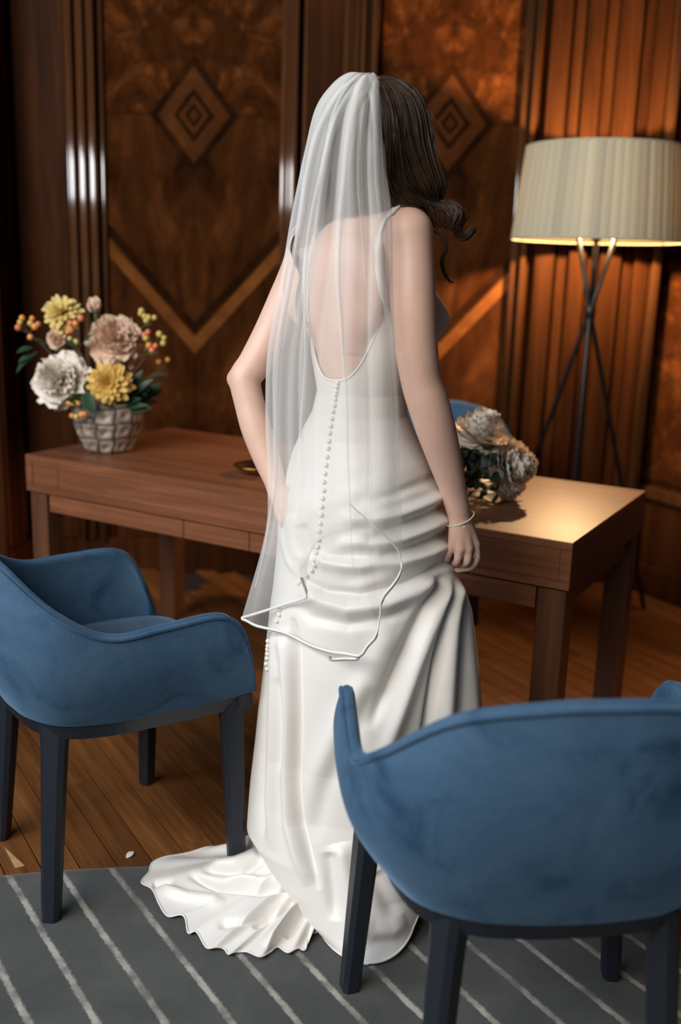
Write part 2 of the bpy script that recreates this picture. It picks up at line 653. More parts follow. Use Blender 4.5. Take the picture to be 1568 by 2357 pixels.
flatboard('pilaster', -1.395, -1.185, WY - 0.035)
for x0, x1, d in ((-1.184, -1.176, 0.05), (-1.172, -1.150, 0.065), (-1.143, -1.138, 0.035), (-1.135, -1.106, 0.06), (-1.100, -1.092, 0.03), (-1.088, -1.060, 0.075), (-1.052, -1.034, 0.03)):
    moulding(x0, x1, d)
for x0, x1, d in ((-0.296, -0.272, 0.05), (-0.270, -0.256, 0.055), (-0.254, -0.228, 0.075), (-0.206, -0.192, 0.05)):
    moulding(x0, x1, d)
flatboard('pilaster', -0.190, -0.050, WY - 0.03)
for x0, x1, d in ((-0.050, -0.022, 0.045), (-0.018, -0.008, 0.05), (-0.004, 0.016, 0.07), (0.022, 0.042, 0.06), (0.048, 0.060, 0.03), (0.066, 0.092, 0.075)):
    moulding(x0, x1, d)
for x0, x1, d in ((0.690, 0.722, 0.05), (0.726, 0.748, 0.08)):
    moulding(x0, x1, d)


def para(p, q, w):
    """parallelogram strip from p to q, vertical width w"""
    return [(p[0], p[1]), (q[0], q[1]), (q[0], q[1] + w), (p[0], p[1] + w)]


def bay(xc, hw, zc=1.968, za=0.985):
    zt, zb = 2.96, 0.42
    g = 0.0012
    y0 = WY + 0.012
    up = prism('veneer_leaf', [(g, 0), (hw, 0), (hw, zt - zc), (g, zt - zc)], y0, WY + 0.03, M['burl'], wall)
    up.location = (xc, 0, zc + g)
    lo = prism('veneer_leaf', [(g, zb - zc), (hw, zb - zc), (hw, 0), (g, 0)], y0, WY + 0.03, M['burl_low'], wall)
    lo.location = (xc, 0, zc - g)
    for src in (up, lo):
        m = src.copy()
        COL.objects.link(m)
        m.scale = (-1, 1, 1)
    # nested diamonds of inlay, each ring proud of the last
    def ring(a, b, a2, b2, dy, mat):
        out = [(a, 0), (0, b), (-a, 0), (0, -b)]
        inn = [(a2, 0), (0, b2), (-a2, 0), (0, -b2)]
        for i in range(4):
            j = (i + 1) % 4
            o = prism('diamond_inlay', [out[i], out[j], inn[j], inn[i]], WY + 0.012 - dy, WY + 0.02, M[mat], wall)
            o.location = (xc, 0, zc)
    ring(0.185, 0.235, 0.150, 0.190, 0.0006, 'inlay_dark')
    ring(0.149, 0.189, 0.085, 0.108, 0.0012, 'inlay_light')
    ring(0.084, 0.107, 0.062, 0.079, 0.0006, 'inlay_dark')
    ring(0.061, 0.078, 0.038, 0.048, 0.0012, 'inlay_light')
    ring(0.037, 0.047, 0.022, 0.028, 0.0006, 'inlay_dark')
    o = prism('diamond_inlay', [(0.021, 0), (0, 0.027), (-0.021, 0), (0, -0.027)], WY + 0.0108, WY + 0.02, M['inlay_light'], wall)
    o.location = (xc, 0, zc)
    for s in (1, -1):
        k = 0.41 / 0.37
        o = prism('chevron_band', [(0, 0), (s * hw, hw * k), (s * hw, hw * k + 0.072), (0, 0.072)], WY + 0.0112, WY + 0.02, M['chevron'], wall)
        o.location = (xc, 0, za)
        o = prism('chevron_band', [(0, 0), (s * hw, hw * k), (s * hw, hw * k + 0.05), (0, 0.05)], WY + 0.0114, WY + 0.02, M['inlay_dark'], wall)
        o.location = (xc, 0, za + 0.085)


bay(-0.662, 0.366)
bay(0.405, 0.290)
# fluted corner: boards standing at different depths
for x0, x1, dy in ((0.756, 0.790, 0.0), (0.790, 0.872, -0.055), (0.886, 0.930, -0.03), (0.930, 1.000, -0.075), (1.016, 1.060, -0.035), (1.060, 1.148, -0.085), (1.166, 1.205, -0.05), (1.205, 1.262, -0.095)):
    flatboard('fluted_board', x0, x1, WY + 0.01 + dy)
for x0, x1, d in ((1.266, 1.300, 0.15), (1.302, 1.318, 0.10)):
    moulding(x0, x1, d)
base = box('baseboard_back', -1.5, 1.36, WY - 0.02, WY + 0.02, -0.012, 0.14, M['wall_wood'], None, 0.004)
tag(base, kind='structure')

# right wall, turning towards the room at the corner
RW = math.radians(-62.0)
wr = box('wall_right', -0.05, 3.2, 0.0, 0.1, -0.013, 3.0, M['wall_wood'])
wr.location = (1.335, WY + 0.02, 0)
wr.rotation_euler = (0, 0, RW)
tag(wr, kind='structure')
for i in range(4):
    o = box('wall_panel', 0.03 + i * 0.62, 0.60 + i * 0.62, -0.014, 0.01, 0.50, 2.95, M['burl'], wr, 0.004)
o = box('dado_panel', 0.0, 3.0, -0.02, 0.01, 0.12, 0.40, M['wall_wood'], wr, 0.003)
o = box('dado_rail', 0.0, 3.0, -0.035, 0.01, 0.42, 0.475, M['mould'], wr, 0.008, 2)
bs = box('baseboard_right', 0.0, 3.0, -0.03, 0.0, -0.012, 0.12, M['wall_wood'], None, 0.004)
bs.location, bs.rotation_euler = (1.335, WY + 0.02, 0), (0, 0, RW)
tag(bs, kind='structure')

# left wall running forward, dark
wl = box('wall_left', -1.55, -1.425, 4.10, WY + 0.02, -0.013, 3.0, M['wall_wood'])
tag(wl, kind='structure')
fw_ = box('wall_far_left', -6.0, -1.55, WY + 0.3, WY + 0.4, -0.013, 3.0, M['wall_wood'])
tag(fw_, kind='structure')
for y0, y1 in ((WY - 0.14, WY - 0.04), (WY - 0.28, WY - 0.16)):
    o = box('wall_panel', -1.435, -1.412, y0, y1, 0.16, 2.95, M['wall_wood'], wl, 0.004)
bl = box('baseboard_left', -1.428, -1.408, 4.12, WY, -0.012, 0.13, M['wall_wood'], None, 0.004)
tag(bl, kind='structure')

# ------------------------------------------------------------------ rug
rug = empty('round_rug', 'large round grey wool rug with pale irregular lines under the chairs', 'rug', (RUG_C[0], RUG_C[1], 0))
RR, RH = 2.294, 0.012
prof = [(0.3 * i, RH) for i in range(1, 7)] + [(RR - 0.02, RH), (RR - 0.008, RH - 0.002), (RR - 0.001, RH - 0.006), (RR, 0.0005)]
V, F = lathe_geo([(0.01, RH)] + prof, 160, cap=False)
F.append(tuple(range(159, -1, -1))[::-1])
part('pile', V, F, M['rug'], rug)

# ------------------------------------------------------------------ desk
DL, DD, DT = 1.824, 0.725, 0.75
desk = empty('writing_desk', 'long walnut desk with thick top and square legs behind the bride', 'desk', (-1.032, 3.183, 0), math.radians(-29.6))
D = M['desk']
TH = 0.120
# thick top: framed front, plain ends
box('desk_top', 0.0, DL, 0.004, DD, DT - 0.022, DT, D, desk, 0.0015)
box('top_edge_frame', 0.0, DL, 0.0, 0.02, DT - 0.020, DT - 0.0005, D, desk, 0.001)
box('bottom_edge_frame', 0.0, DL, 0.0, 0.02, DT - TH, DT - TH + 0.02, D, desk, 0.001)
box('end_edge_frame', DL - 0.028, DL, 0.0, 0.02, DT - TH + 0.0205, DT - 0.0205, D, desk, 0.001)
box('end_edge_frame', 0.0, 0.028, 0.0, 0.02, DT - TH + 0.0205, DT - 0.0205, D, desk, 0.001)
box('front_panel', 0.142, DL - 0.029, 0.0025, 0.02, DT - TH + 0.0205, DT - 0.0205, D, desk, 0.0008)
box('front_panel', 0.029, 0.140, 0.0025, 0.02, DT - TH + 0.0205, DT - 0.0205, D, desk, 0.0008)
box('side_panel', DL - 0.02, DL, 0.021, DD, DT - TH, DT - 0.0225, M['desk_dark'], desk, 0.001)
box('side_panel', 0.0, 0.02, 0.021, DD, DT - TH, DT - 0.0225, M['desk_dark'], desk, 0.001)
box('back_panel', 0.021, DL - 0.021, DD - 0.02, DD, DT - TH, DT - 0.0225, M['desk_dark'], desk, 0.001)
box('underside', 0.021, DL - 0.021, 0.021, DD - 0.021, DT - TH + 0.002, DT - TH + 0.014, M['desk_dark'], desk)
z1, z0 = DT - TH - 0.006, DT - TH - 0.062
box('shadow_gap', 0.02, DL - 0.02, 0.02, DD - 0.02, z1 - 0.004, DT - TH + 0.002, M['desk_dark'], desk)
for x0, x1 in ((0.090, 0.640), (0.643, 0.880), (0.883, 1.300), (1.303, DL - 0.085)):
    box('apron_drawer_front', x0, x1, 0.012, 0.032, z0, z1, D, desk, 0.001)
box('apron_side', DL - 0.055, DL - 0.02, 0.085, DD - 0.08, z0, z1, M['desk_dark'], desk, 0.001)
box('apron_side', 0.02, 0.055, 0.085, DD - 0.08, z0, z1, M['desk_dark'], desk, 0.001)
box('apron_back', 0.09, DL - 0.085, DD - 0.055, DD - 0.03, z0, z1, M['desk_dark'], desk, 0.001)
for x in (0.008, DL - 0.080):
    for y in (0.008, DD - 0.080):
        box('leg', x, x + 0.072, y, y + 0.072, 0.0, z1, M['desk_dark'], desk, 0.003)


# ------------------------------------------------------------------ chairs
def chair_curves(n):
    border = [(.262, .248, .452), (.285, .222, .55), (.297, .19, .622), (.303, .135, .650), (.311, .02, .648), (.312, -.10, .648), (.286, -.20, .705), (.205, -.272, .785), (.085, -.300, .812), (0, -.303, .815)]
    bottom = [(.260, .245, .447), (.262, .21, .447), (.263, .17, .447), (.263, .13, .447), (.262, .03, .447), (.253, -.075, .447), (.218, -.165, .447), (.145, -.213, .447), (.06, -.228, .447), (0, -.230, .447)]
    b = border + [(-x, y, z) for x, y, z in border[-2::-1]]
    c = bottom + [(-x, y, z) for x, y, z in bottom[-2::-1]]
    return catmull(b, n), catmull(c, n)


def make_chair(label, loc, ang):
    t = empty('velvet_armchair', label, 'chair', loc, ang, 'blue velvet armchairs')
    n, k = 121, 22
    B, C = chair_curves(n)
    axis = np.array([0, 0.02, 0])
    rows_o, rows_i = [], []
    tt = np.linspace(0, 1, k)
    horiz = C - axis
    horiz[:, 2] = 0
    horiz /= np.linalg.norm(horiz, axis=1)[:, None]
    height = (B[:, 2] - C[:, 2])[:, None]
    for u in tt:
        base = C + (B - C) * u
        # belly outwards low down, then rising steeply
        bul = 0.028 * math.sin(PI * min(1, u * 1.0)) ** 0.9 * np.clip(height / 0.2, 0, 1)
        puff = 0.004 * math.sin(PI * u)
        rows_o.append(base + horiz * (bul + puff))
        th = 0.030 - 0.008 * u
        rows_i.append(base + horiz * (bul - th * np.clip(height / 0.05, 0.35, 1) - 0.006 * math.sin(PI * u)))
    # round the rim between the outer and the inner face
    ro, ri = rows_o[-1], rows_i[-1]
    rim = []
    for a in (0.25, 0.5, 0.75):
        m = ro + (ri - ro) * (0.5 - 0.5 * math.cos(PI * a))
        m = m.copy()
        m[:, 2] += 0.011 * math.sin(PI * a)
        rim.append(m)
    allrows = rows_o + rim + rows_i[::-1]
    V = np.vstack(allrows)
    F = grid_faces(len(allrows), n, flip=True)
    R = len(allrows)
    # close the two front edges and the foot
    F.append(tuple(i * n for i in range(R)))
    F.append(tuple(i * n + n - 1 for i in range(R - 1, -1, -1)))
    nb = len(V)
    V = np.vstack([V, V[:n], V[(R - 1) * n:R * n]])
    for j in range(n - 1):
        F.append((nb + j, nb + j + 1, nb + n + j + 1, nb + n + j))
    sh = part('upholstered_shell', V, F, M['velvet'], t)
    # piping along the whole rim
    pp = rows_o[-1] + horiz * 0.001
    pp[:, 2] += 0.0015
    tube('piping', pp, 0.0052, M['velvet'], sh, 8)
    # seat cushion
    cen = np.array([0, 0.02])
    sx, sy = 0.236, 0.245
    ring = []
    nn = 64
    for j in range(nn):
        a = 2 * PI * j / nn
        ca, sa = math.cos(a), math.sin(a)
        e = 0.42
        ring.append((sx * math.copysign(abs(ca) ** e, ca) * (1 - 0.12 * max(0, -sa)), 0.02 + sy * math.copysign(abs(sa) ** e, sa)))
    lv = [(0.86, 0.440), (0.985, 0.452), (1.0, 0.470), (0.985, 0.486), (0.93, 0.495), (0.7, 0.502), (0.35, 0.505), (0.02, 0.505)]
    V = [(x * s, 0.02 + (y - 0.02) * s, z) for s, z in lv for x, y in ring]
    F = grid_faces(len(lv), nn, wrap=True)
    F.append(tuple(range(nn - 1, -1, -1)))
    F.append(tuple((len(lv) - 1) * nn + j for j in range(nn)))
    part('seat', V, F, M['velvet'], t)
    # frame under the shell
    _, C2 = chair_curves(81)
    path = C2.copy()
    inw = C2 - np.array([0, 0.02, 0]); inw[:, 2] = 0
    inw /= np.linalg.norm(inw, axis=1)[:, None]
    ro, ri = C2 - inw * 0.004, C2 - inw * 0.055
    V, m = [], len(C2)
    for a, z in ((ro, 0.446), (ro - inw * 0.012, 0.412), (ri, 0.412), (ri, 0.446)):
        q = a.copy(); q[:, 2] = z
        V.append(q)
    V = np.vstack(V)
    F = [(i * m + j, i * m + j + 1, ((i + 1) % 4) * m + j + 1, ((i + 1) % 4) * m + j) for i in range(4) for j in range(m - 1)]
    F += [(0, m, 2 * m, 3 * m), (m - 1, 4 * m - 1, 3 * m - 1, 2 * m - 1)]
    fr = part('seat_frame', V, F, M['black_plastic'], t, smooth=False)
    box('front_rail', -0.262, 0.262, 0.205, 0.246, 0.410, 0.447, M['black_plastic'], t, 0.008, 2)
    box('seat_pan', -0.17, 0.17, -0.15, 0.215, 0.425, 0.446, M['black_plastic'], t, 0.004)
    for s in (1, -1):
        for (tx, ty, fx, fy) in ((0.232, 0.205, 0.262, 0.205), (0.165, -0.165, 0.190, -0.200)):
            lv = [(0.436, 0.058, 0.050), (0.418, 0.056, 0.049), (0.400, 0.053, 0.047), (0.375, 0.0500, 0.045), (0.30, 0.047, 0.044), (0.15, 0.042, 0.040), (0.02, 0.038, 0.036), (0.004, 0.037, 0.035), (0.0, 0.033, 0.031)]
            V = []
            ang_l = math.atan2(ty, tx * s) if ty < 0 else 0.0
            for z, w, d in lv:
                u = 1 - z / 0.436
                cx, cy = (tx + (fx - tx) * u) * s, ty + (fy - ty) * u
                ch = 0.22
                pts = [(w / 2, d / 2 * (1 - 2 * ch)), (w / 2 - d * ch, d / 2), (-w / 2 + d * ch, d / 2), (-w / 2, d / 2 * (1 - 2 * ch)), (-w / 2, -d / 2 * (1 - 2 * ch)), (-w / 2 + d * ch, -d / 2), (w / 2 - d * ch, -d / 2), (w / 2, -d / 2 * (1 - 2 * ch))]
                ra = 0.0
                if ty < 0:
                    ra = s * 0.90
                else:
                    ra = s * 1.35
                    # front legs are wider front to back
                c_, s_ = math.cos(ra), math.sin(ra)
                for x, y in pts:
                    V.append((cx + x * c_ - y * s_, cy + x * s_ + y * c_, z))
            F = grid_faces(len(lv), 8, wrap=True, flip=True)
            F.append(tuple(range(8)))
            F.append(tuple((len(lv) - 1) * 8 + j for j in range(7, -1, -1)))
            part('leg', V, F, M['black_plastic'], t, smooth=False)
    return t


def chair_at(label, c, f):
    return make_chair(label, (c[0], c[1], c[2] if len(c) > 2 else 0.0), math.atan2(f[1], f[0]) - PI / 2)


c1 = chair_at('blue velvet armchair on the left seen from its side, beside the dress train', (-0.525, 2.108, 0.003), (0.83, 0.557))
c1.rotation_euler[1] = -0.016      # its right legs stand on the rug, its left ones on the boards
chair_at('blue velvet armchair in front, seen from behind its rounded back', (0.329, 1.482, 0.012), (-0.109, 0.994))
c3 = chair_at('blue velvet armchair mostly hidden behind the desk and white bouquet', (0.300, 3.66, 0.0), (-0.35, -0.94))
c3.scale = (1.0, 1.0, 1.06)

# ------------------------------------------------------------------ floor lamp
LX, LY = 0.945, 3.95
lamp = empty('tripod_floor_lamp', 'floor lamp with cream ribbon drum shade on a black crossed tripod', 'lamp', (LX, LY, 0))
ZB, ZT, RB, RT = 1.500, 1.834, 0.322, 0.288
V, F = lathe_geo([(RB - 0.004, ZB), (RT - 0.004, ZT)], 96, cap=False)
part('shade_liner', V, F, M['liner'], lamp)
NR = 58
sv = []
wa = 2 * PI / NR * 0.56
for r, z in ((RB, ZB - 0.003), ((RB + RT) / 2 + 0.001, (ZB + ZT) / 2), (RT, ZT + 0.003)):
    for a, dr in ((-wa, -0.0012), (-wa * 0.5, 0.0012), (0, 0.0022), (wa * 0.5, 0.0018), (wa, 0.0006)):
        sv.append(((r + dr) * math.cos(a), (r + dr) * math.sin(a), z))
rib = mesh('shade_ribbon', sv, grid_faces(3, 5), M['shade'])
for k in range(NR):
    o = link('shade_ribbon', rib, lamp)
    o.rotation_euler = (0, 0, 2 * PI * k / NR)
for z, r in ((ZB, RB), (ZT, RT)):
    ring = [(r * math.cos(2 * PI * i / 72), r * math.sin(2 * PI * i / 72), z) for i in range(72)]
    tube('shade_rim', ring, 0.004, M['shade'], lamp, 6, close=True)
collar_z = 1.235
feet = [(0.361, 0.088), (-0.30, 0.22), (-0.09, -0.37)]
for fx, fy in feet:
    top = np.array([-fx * 0.21, -fy * 0.21, ZB + 0.02])
    tube('leg', [(fx, fy, 0.004), (0, 0, collar_z), tuple(top)], 0.0095, M['lamp_metal'], lamp, 10)
V, F = lathe_geo([(0.015, collar_z - 0.028), (0.021, collar_z - 0.024), (0.021, collar_z + 0.024), (0.015, collar_z + 0.028)], 20)
part('collar', V, F, M['lamp_metal'], lamp)
tube('stem', [(0, 0, collar_z), (0, 0, ZB + 0.06)], 0.008, M['lamp_metal'], lamp, 10)
V, F = lathe_geo([(0.018, ZB + 0.0), (0.018, ZB + 0.05), (0.012, ZB + 0.055)], 16)
part('socket', V, F, M['lamp_metal'], lamp)
for a in (0.4, 0.4 + 2 * PI / 3, 0.4 + 4 * PI / 3):
    tube('shade_spoke', [(0.015 * math.cos(a), 0.015 * math.sin(a), ZB + 0.02), ((RB - 0.006) * math.cos(a), (RB - 0.006) * math.sin(a), ZB + 0.012)], 0.003, M['lamp_metal'], lamp, 6)
V, F = lathe_geo([(0.010, ZB + 0.055), (0.024, ZB + 0.075), (0.028, ZB + 0.092), (0.020, ZB + 0.112), (0.006, ZB + 0.120)], 18)
part('bulb', V, F, M['bulb'], lamp)
pl = bpy.data.lights.new('bulb_glow', 'POINT')
pl.energy, pl.color, pl.shadow_soft_size = 102, (1.0, 0.62, 0.30), 0.028
po = bpy.data.objects.new('bulb_glow', pl)
COL.objects.link(po)
po.parent = lamp
po.location = (0, 0, ZB + 0.155)

# ------------------------------------------------------------------ vase
DZ = 0.75
vc = np.array([-0.785, 3.298, DZ])
vase = empty('stoneware_vase', 'squat stoneware vase of dented square cells on the left end of the desk', 'vase', tuple(vc))
NC, NT, NZ = 11, 132, 49
prof = catmull([(0.070, 0.0), (0.080, 0.012), (0.101, 0.055), (0.115, 0.105), (0.113, 0.150), (0.100, 0.172)], NZ)
V, J = [], []
for i in range(NZ):
    r0, z = prof[i]
    rowpos = z / 0.172 * 3.35
    for j in range(NT):
        a = 2 * PI * j / NT + 0.12
        wob = 0.05 * math.sin(6.3 * rowpos)
        cu = (a / (2 * PI) * NC + wob) % 1.0
        rw = (rowpos + 0.05 * math.sin(NC * a / 2)) % 1.0
        eu, ew = min(cu, 1 - cu), min(rw, 1 - rw)
        e = min(eu * 2.0, ew * 1.9)
        dent = -0.010 * math.exp(-((cu - .5) ** 2 + (rw - .5) ** 2) / 0.03) - 0.006 * math.exp(-(e / 0.10) ** 2)
        r = r0 + dent
        V.append((r * math.cos(a), r * math.sin(a), z))
        J.append(math.exp(-(e / 0.13) ** 2))
F = grid_faces(NZ, NT, wrap=True)
nb = len(V)
for r, z in ((0.092, 0.171), (0.088, 0.12), (0.06, 0.02)):
    for j in range(NT):
        a = 2 * PI * j / NT + 0.12
        V.append((r * math.cos(a), r * math.sin(a), z))
        J.append(0.6)
for i in range(3):
    b0 = (NZ - 1) * NT if i == 0 else nb + (i - 1) * NT
    b1 = nb + i * NT
    for j in range(NT):
        F.append((b0 + j, b0 + (j + 1) % NT, b1 + (j + 1) % NT, b1 + j))
F.append(tuple(range(NT - 1, -1, -1)))
vo = part('body', V, F, M['vase'], vase)
at = vo.data.attributes.new('joint', 'FLOAT', 'POINT')
at.data.foreach_set('value', np.array(J, dtype=np.float32))

# ------------------------------------------------------------------ flowers
petal_cache = {}


def petal(kind, mat):
    key = (kind, mat)
    if key in petal_cache:
        return petal_cache[key]
    r = random.Random(hash(kind) % 1000 if False else len(petal_cache) + 3)
    nu, nv = 7, 6
    V = []
    for i in range(nv):
        v = i / (nv - 1)
        for j in range(nu):
            u = j / (nu - 1) * 2 - 1
            if kind.startswith('broad'):
                w = 0.52 * (math.sin(PI * min(1, 0.12 + 0.80 * v)) ** 0.6)
                x = u * w
                z = v - 0.10 * u * u * v - (0.05 * r.uniform(0, 1) if i == nv - 1 else 0)
                y = 0.34 * (1 - (1 - v) ** 2) * 0.55 - 0.30 * v * v * 0.6 + 0.34 * (x * x) * -1.2
                y += 0.045 * v * v * math.sin(7 * u + r.uniform(0, 2)) + r.uniform(-0.012, 0.012) * v
            elif kind.startswith('frill'):
                w = 0.36 * (0.35 + 0.75 * v)
                x = u * w
                z = v - 0.16 * abs(math.sin(3.2 * u + 0.6)) * v * v
                y = 0.12 * v - 0.9 * x * x + 0.09 * v * v * math.sin(8 * u + r.uniform(0, 2))
            else:
                w = 0.21 * (math.sin(PI * min(1.0, 0.10 + 0.82 * v)) ** 0.65)
                x = u * w
                z = v - 0.05 * u * u
                y = -2.6 * x * x * (0.4 + v) + 0.16 * v * v
            V.append((x, y, z))
    F = grid_faces(nv, nu)
    petal_cache[key] = mesh('petal', V, F, M[mat])
    return petal_cache[key]


def frame_from(axis):
    a = Vector(axis).normalized()
    return a.to_track_quat('Z', 'Y').to_matrix().to_4x4()


def put_petals(root, centre, axis, rings, kinds, mat, seed):
    """rings: (count, opening angle in degrees, length, width factor, seat along the axis)"""
    r = random.Random(seed)
    base = Matrix.Translation(Vector(centre)) @ frame_from(axis)
    for k, (n, beta, L, wf, seat, *fr) in enumerate(rings):
        kk = FRILL if fr and fr[0] else kinds
        for i in range(n):
            ph = 2 * PI * (i + 0.5 * (k % 2)) / n + r.uniform(-0.16, 0.16)
            b = math.radians(beta + r.uniform(-7, 7))
            l = L * r.uniform(0.88, 1.1)
            m = base @ Matrix.Translation((0, 0, seat)) @ Matrix.Rotation(ph, 4, 'Z') @ Matrix.Rotation(b, 4, 'X') @ Matrix.Diagonal((l * wf, l, l, 1))
            o = link('petal', petal(r.choice(kk), mat), root)
            o.matrix_local = m
            # inwards-facing side of a petal looks along +y of its own frame


def peony_rings(R):
    return [(8, -98, R * 0.98, 1.15, -R * .34, 0), (8, -78, R * 0.96, 1.05, -R * .36, 0), (9, -60, R * 0.88, 0.95, -R * .34, 0), (12, -44, R * .84, 0.8, -R * .30, 1), (13, -28, R * .84, 0.75, -R * .26, 1), (10, -14, R * .82, 0.7, -R * .22, 1), (5, -4, R * .78, 0.6, -R * .18, 1)]


def dahlia_rings(R):
    return [(15, -104, R * .92, 1.0, -R * .25), (16, -86, R * .96, 1.0, -R * .22), (16, -68, R * .92, 1.0, -R * .2), (14, -50, R * .82, 1.0, -R * .2), (11, -33, R * .66, 1.0, -R * .15), (7, -15, R * .5, 1.0, -R * .1)]


BROAD, FRILL, SPOON = ['broad_a', 'broad_b', 'broad_c'], ['frill_a', 'frill_b', 'frill_c'], ['spoon_a', 'spoon_b']
throat = vc + np.array([0, 0, 0.13])


def flower(name, label, px, py, y, R, axis, kind, mat, seed, group=None):
    c = P(px, py, y)
    t = empty(name, label, 'flower', tuple(c), group=group)
    ax = np.array(axis, float)
    ax /= np.linalg.norm(ax)
    if kind == 'peony':
        put_petals(t, (0, 0, 0), ax, peony_rings(R), BROAD + ['frill_a'], mat, seed)
    elif kind == 'dahlia':
        put_petals(t, (0, 0, 0), ax, dahlia_rings(R), SPOON, mat, seed)
    elif kind == 'bud':
        put_petals(t, (0, 0, 0), ax, [(5, -22, R * 1.7, 0.95, -R), (5, -10, R * 1.75, 0.8, -R), (3, -4, R * 1.6, 0.6, -R)], BROAD, mat, seed)
        V, F = lathe_geo([(0.002, -R * 1.25), (R * .42, -R * .95), (R * .62, -R * .45), (R * .55, -R * .3)], 12)
        m = frame_from(ax)
        part('calyx', [tuple(m @ Vector(v)) for v in V], F, M['stem'], t)
    s0 = c - ax * R * 0.45
    mid = (s0 + throat) / 2 + np.array([0, 0, -0.01])
    pth = catmull([s0 - c, mid - c, throat - c + np.array([0, 0, -0.05])], 10)
    tube('stem', pth, 0.0035, M['stem'], t, 6)
    return t


flower('white_peony', 'big creamy white peony hanging over the left rim of the vase', 130, 872, 3.215, 0.102, (-0.25, -0.85, 0.25), 'peony', 'white_petal', 1)
flower('peach_peony', 'big blush peach peony at the upper right of the vase flowers', 268, 778, 3.27, 0.098, (0.25, -0.85, 0.35), 'peony', 'peach_petal', 2)
flower('yellow_dahlia', 'pale yellow dahlia standing highest at the left of the vase flowers', 140, 716, 3.29, 0.070, (-0.1, -0.75, 0.6), 'dahlia', 'pale_yellow_petal', 3)
flower('yellow_dahlia', 'golden yellow dahlia low over the front rim of the vase', 252, 884, 3.185, 0.077, (0.1, -0.95, 0.1), 'dahlia', 'yellow_petal', 4)
flower('rosebud', 'small pale peach rosebud on a tall green stem', 217, 699, 3.30, 0.027, (0.05, -0.2, 1), 'bud', 'peach_petal', 5)
flower('peach_bloom', 'small blush bloom tucked below the pale yellow dahlia', 126, 778, 3.27, 0.036, (-0.2, -0.9, 0.3), 'peony', 'peach_petal', 6)
flower('peach_bud', 'little blush bud below the peach peony', 262, 833, 3.225, 0.018, (0.05, -0.9, -0.6), 'bud', 'peach_petal', 7)


def sphere_geo(c, r, n=8, m=6):
    prof = [(max(1e-4, r * math.sin(PI * i / m)), -r * math.cos(PI * i / m)) for i in range(m + 1)]
    V, F = lathe_geo(prof, n, cap=False)
    return [(x + c[0], y + c[1], z + c[2]) for x, y, z in V], F


def leaf_geo(a, b, w, up=(0, -0.5, 1), n=7):
    a, b = np.array(a, float), np.array(b, float)
    d = b - a
    L = np.linalg.norm(d)
    s = np.cross(d, np.array(up, float))
    s /= np.linalg.norm(s) + 1e-9
    nn = np.cross(s, d / L)
    V = []
    for i in range(n):
        t = i / (n - 1)
        ww = w * math.sin(PI * (0.04 + 0.94 * t)) ** 0.8
        c = a + d * t + nn * (0.10 * L * math.sin(PI * t))
        V += [c - s * ww, c - nn * 0.15 * ww, c + s * ww]
    return V, grid_faces(n, 3)


def sprig(label, pts, y, mats, leaves=()):
    """berry sprig: twigs from the vase throat to every berry, plus leaves"""
    hub = P(sum(p[0] for p in pts) / len(pts), sum(p[1] for p in pts) / len(pts) + 18, y)
    t = empty('berry_sprig', label, 'berries', tuple(hub), group='berry sprigs in the vase')
    mb = MB()
    mb.tube(catmull([throat, (throat + hub) / 2 + np.array([0, -0.01, 0.01]), hub], 8), 0.0022, 5)
    for px, py in pts:
        mb.tube(catmull([hub, (hub + P(px, py, y)) / 2 + np.array([0, 0, -0.004]), P(px, py, y)], 5), 0.0012, 5)
    mb.build('twig', M['twig'], t, room=True)
    for k, (px, py) in enumerate(pts):
        V, F = sphere_geo(P(px, py, y), 0.0092 + 0.002 * ((k * 7) % 3) / 2, 10, 7)
        part('berry', V, F, M[mats[k % len(mats)]], t, room=True)
    for a, b, w in leaves:
        V, F = leaf_geo(P(*a, y), P(*b, y - 0.02), w)
        part('leaf', V, F, M['leaf'], t, smooth=True, room=True)
    return t


sprig('berry sprig reaching furthest left of the vase', [(46, 742), (51, 732), (42, 754), (74, 733), (70, 744), (80, 752), (88, 746), (70, 776)], 3.25, ['yellow_berry', 'orange_berry', 'coral_berry', 'orange_berry'], (((75, 800), (38, 812), 0.016), ((80, 815), (42, 835), 0.016), ((85, 810), (38, 858), 0.014), ((110, 800), (72, 778), 0.014)))
sprig('coral berry sprig between the pale yellow dahlia and the rosebud', [(162, 744), (174, 745), (186, 732), (161, 780), (175, 787), (164, 760), (156, 764)], 3.235, ['coral_berry', 'orange_berry', 'coral_berry', 'yellow_berry', 'yellow_berry'], (((185, 800), (215, 770), 0.016), ((150, 775), (170, 800), 0.014)))
sprig('yellow berry sprig above the right side of the peach peony', [(324, 722), (333, 728), (342, 731), (356, 731), (337, 738), (326, 716)], 3.29, ['yellow_berry'], (((320, 760), (350, 745), 0.013),))
sprig('berry sprig at the right of the peach peony', [(341, 764), (333, 771), (367, 769), (378, 778), (376, 790), (343, 795), (358, 796), (350, 806), (336, 778)], 3.25, ['coral_berry', 'coral_berry', 'yellow_berry', 'yellow_berry', 'yellow_berry', 'orange_berry'], (((330, 820), (365, 812), 0.014),))
sprig('orange berry sprig drooping over the front of the vase', [(166, 957), (176, 959), (189, 954), (196, 953), (160, 928), (170, 927), (180, 929)], 3.165, ['orange_berry', 'yellow_berry', 'orange_berry', 'coral_berry'], (((200, 900), (213, 955), 0.018), ((192, 905), (198, 945), 0.014)))
sprig('single orange berry on a long twig right of the vase', [(386, 828), (366, 832)], 3.28, ['orange_berry'], (((345, 870), (388, 862), 0.010), ((320, 880), (335, 912), 0.014), ((310, 870), (345, 900), 0.013)))

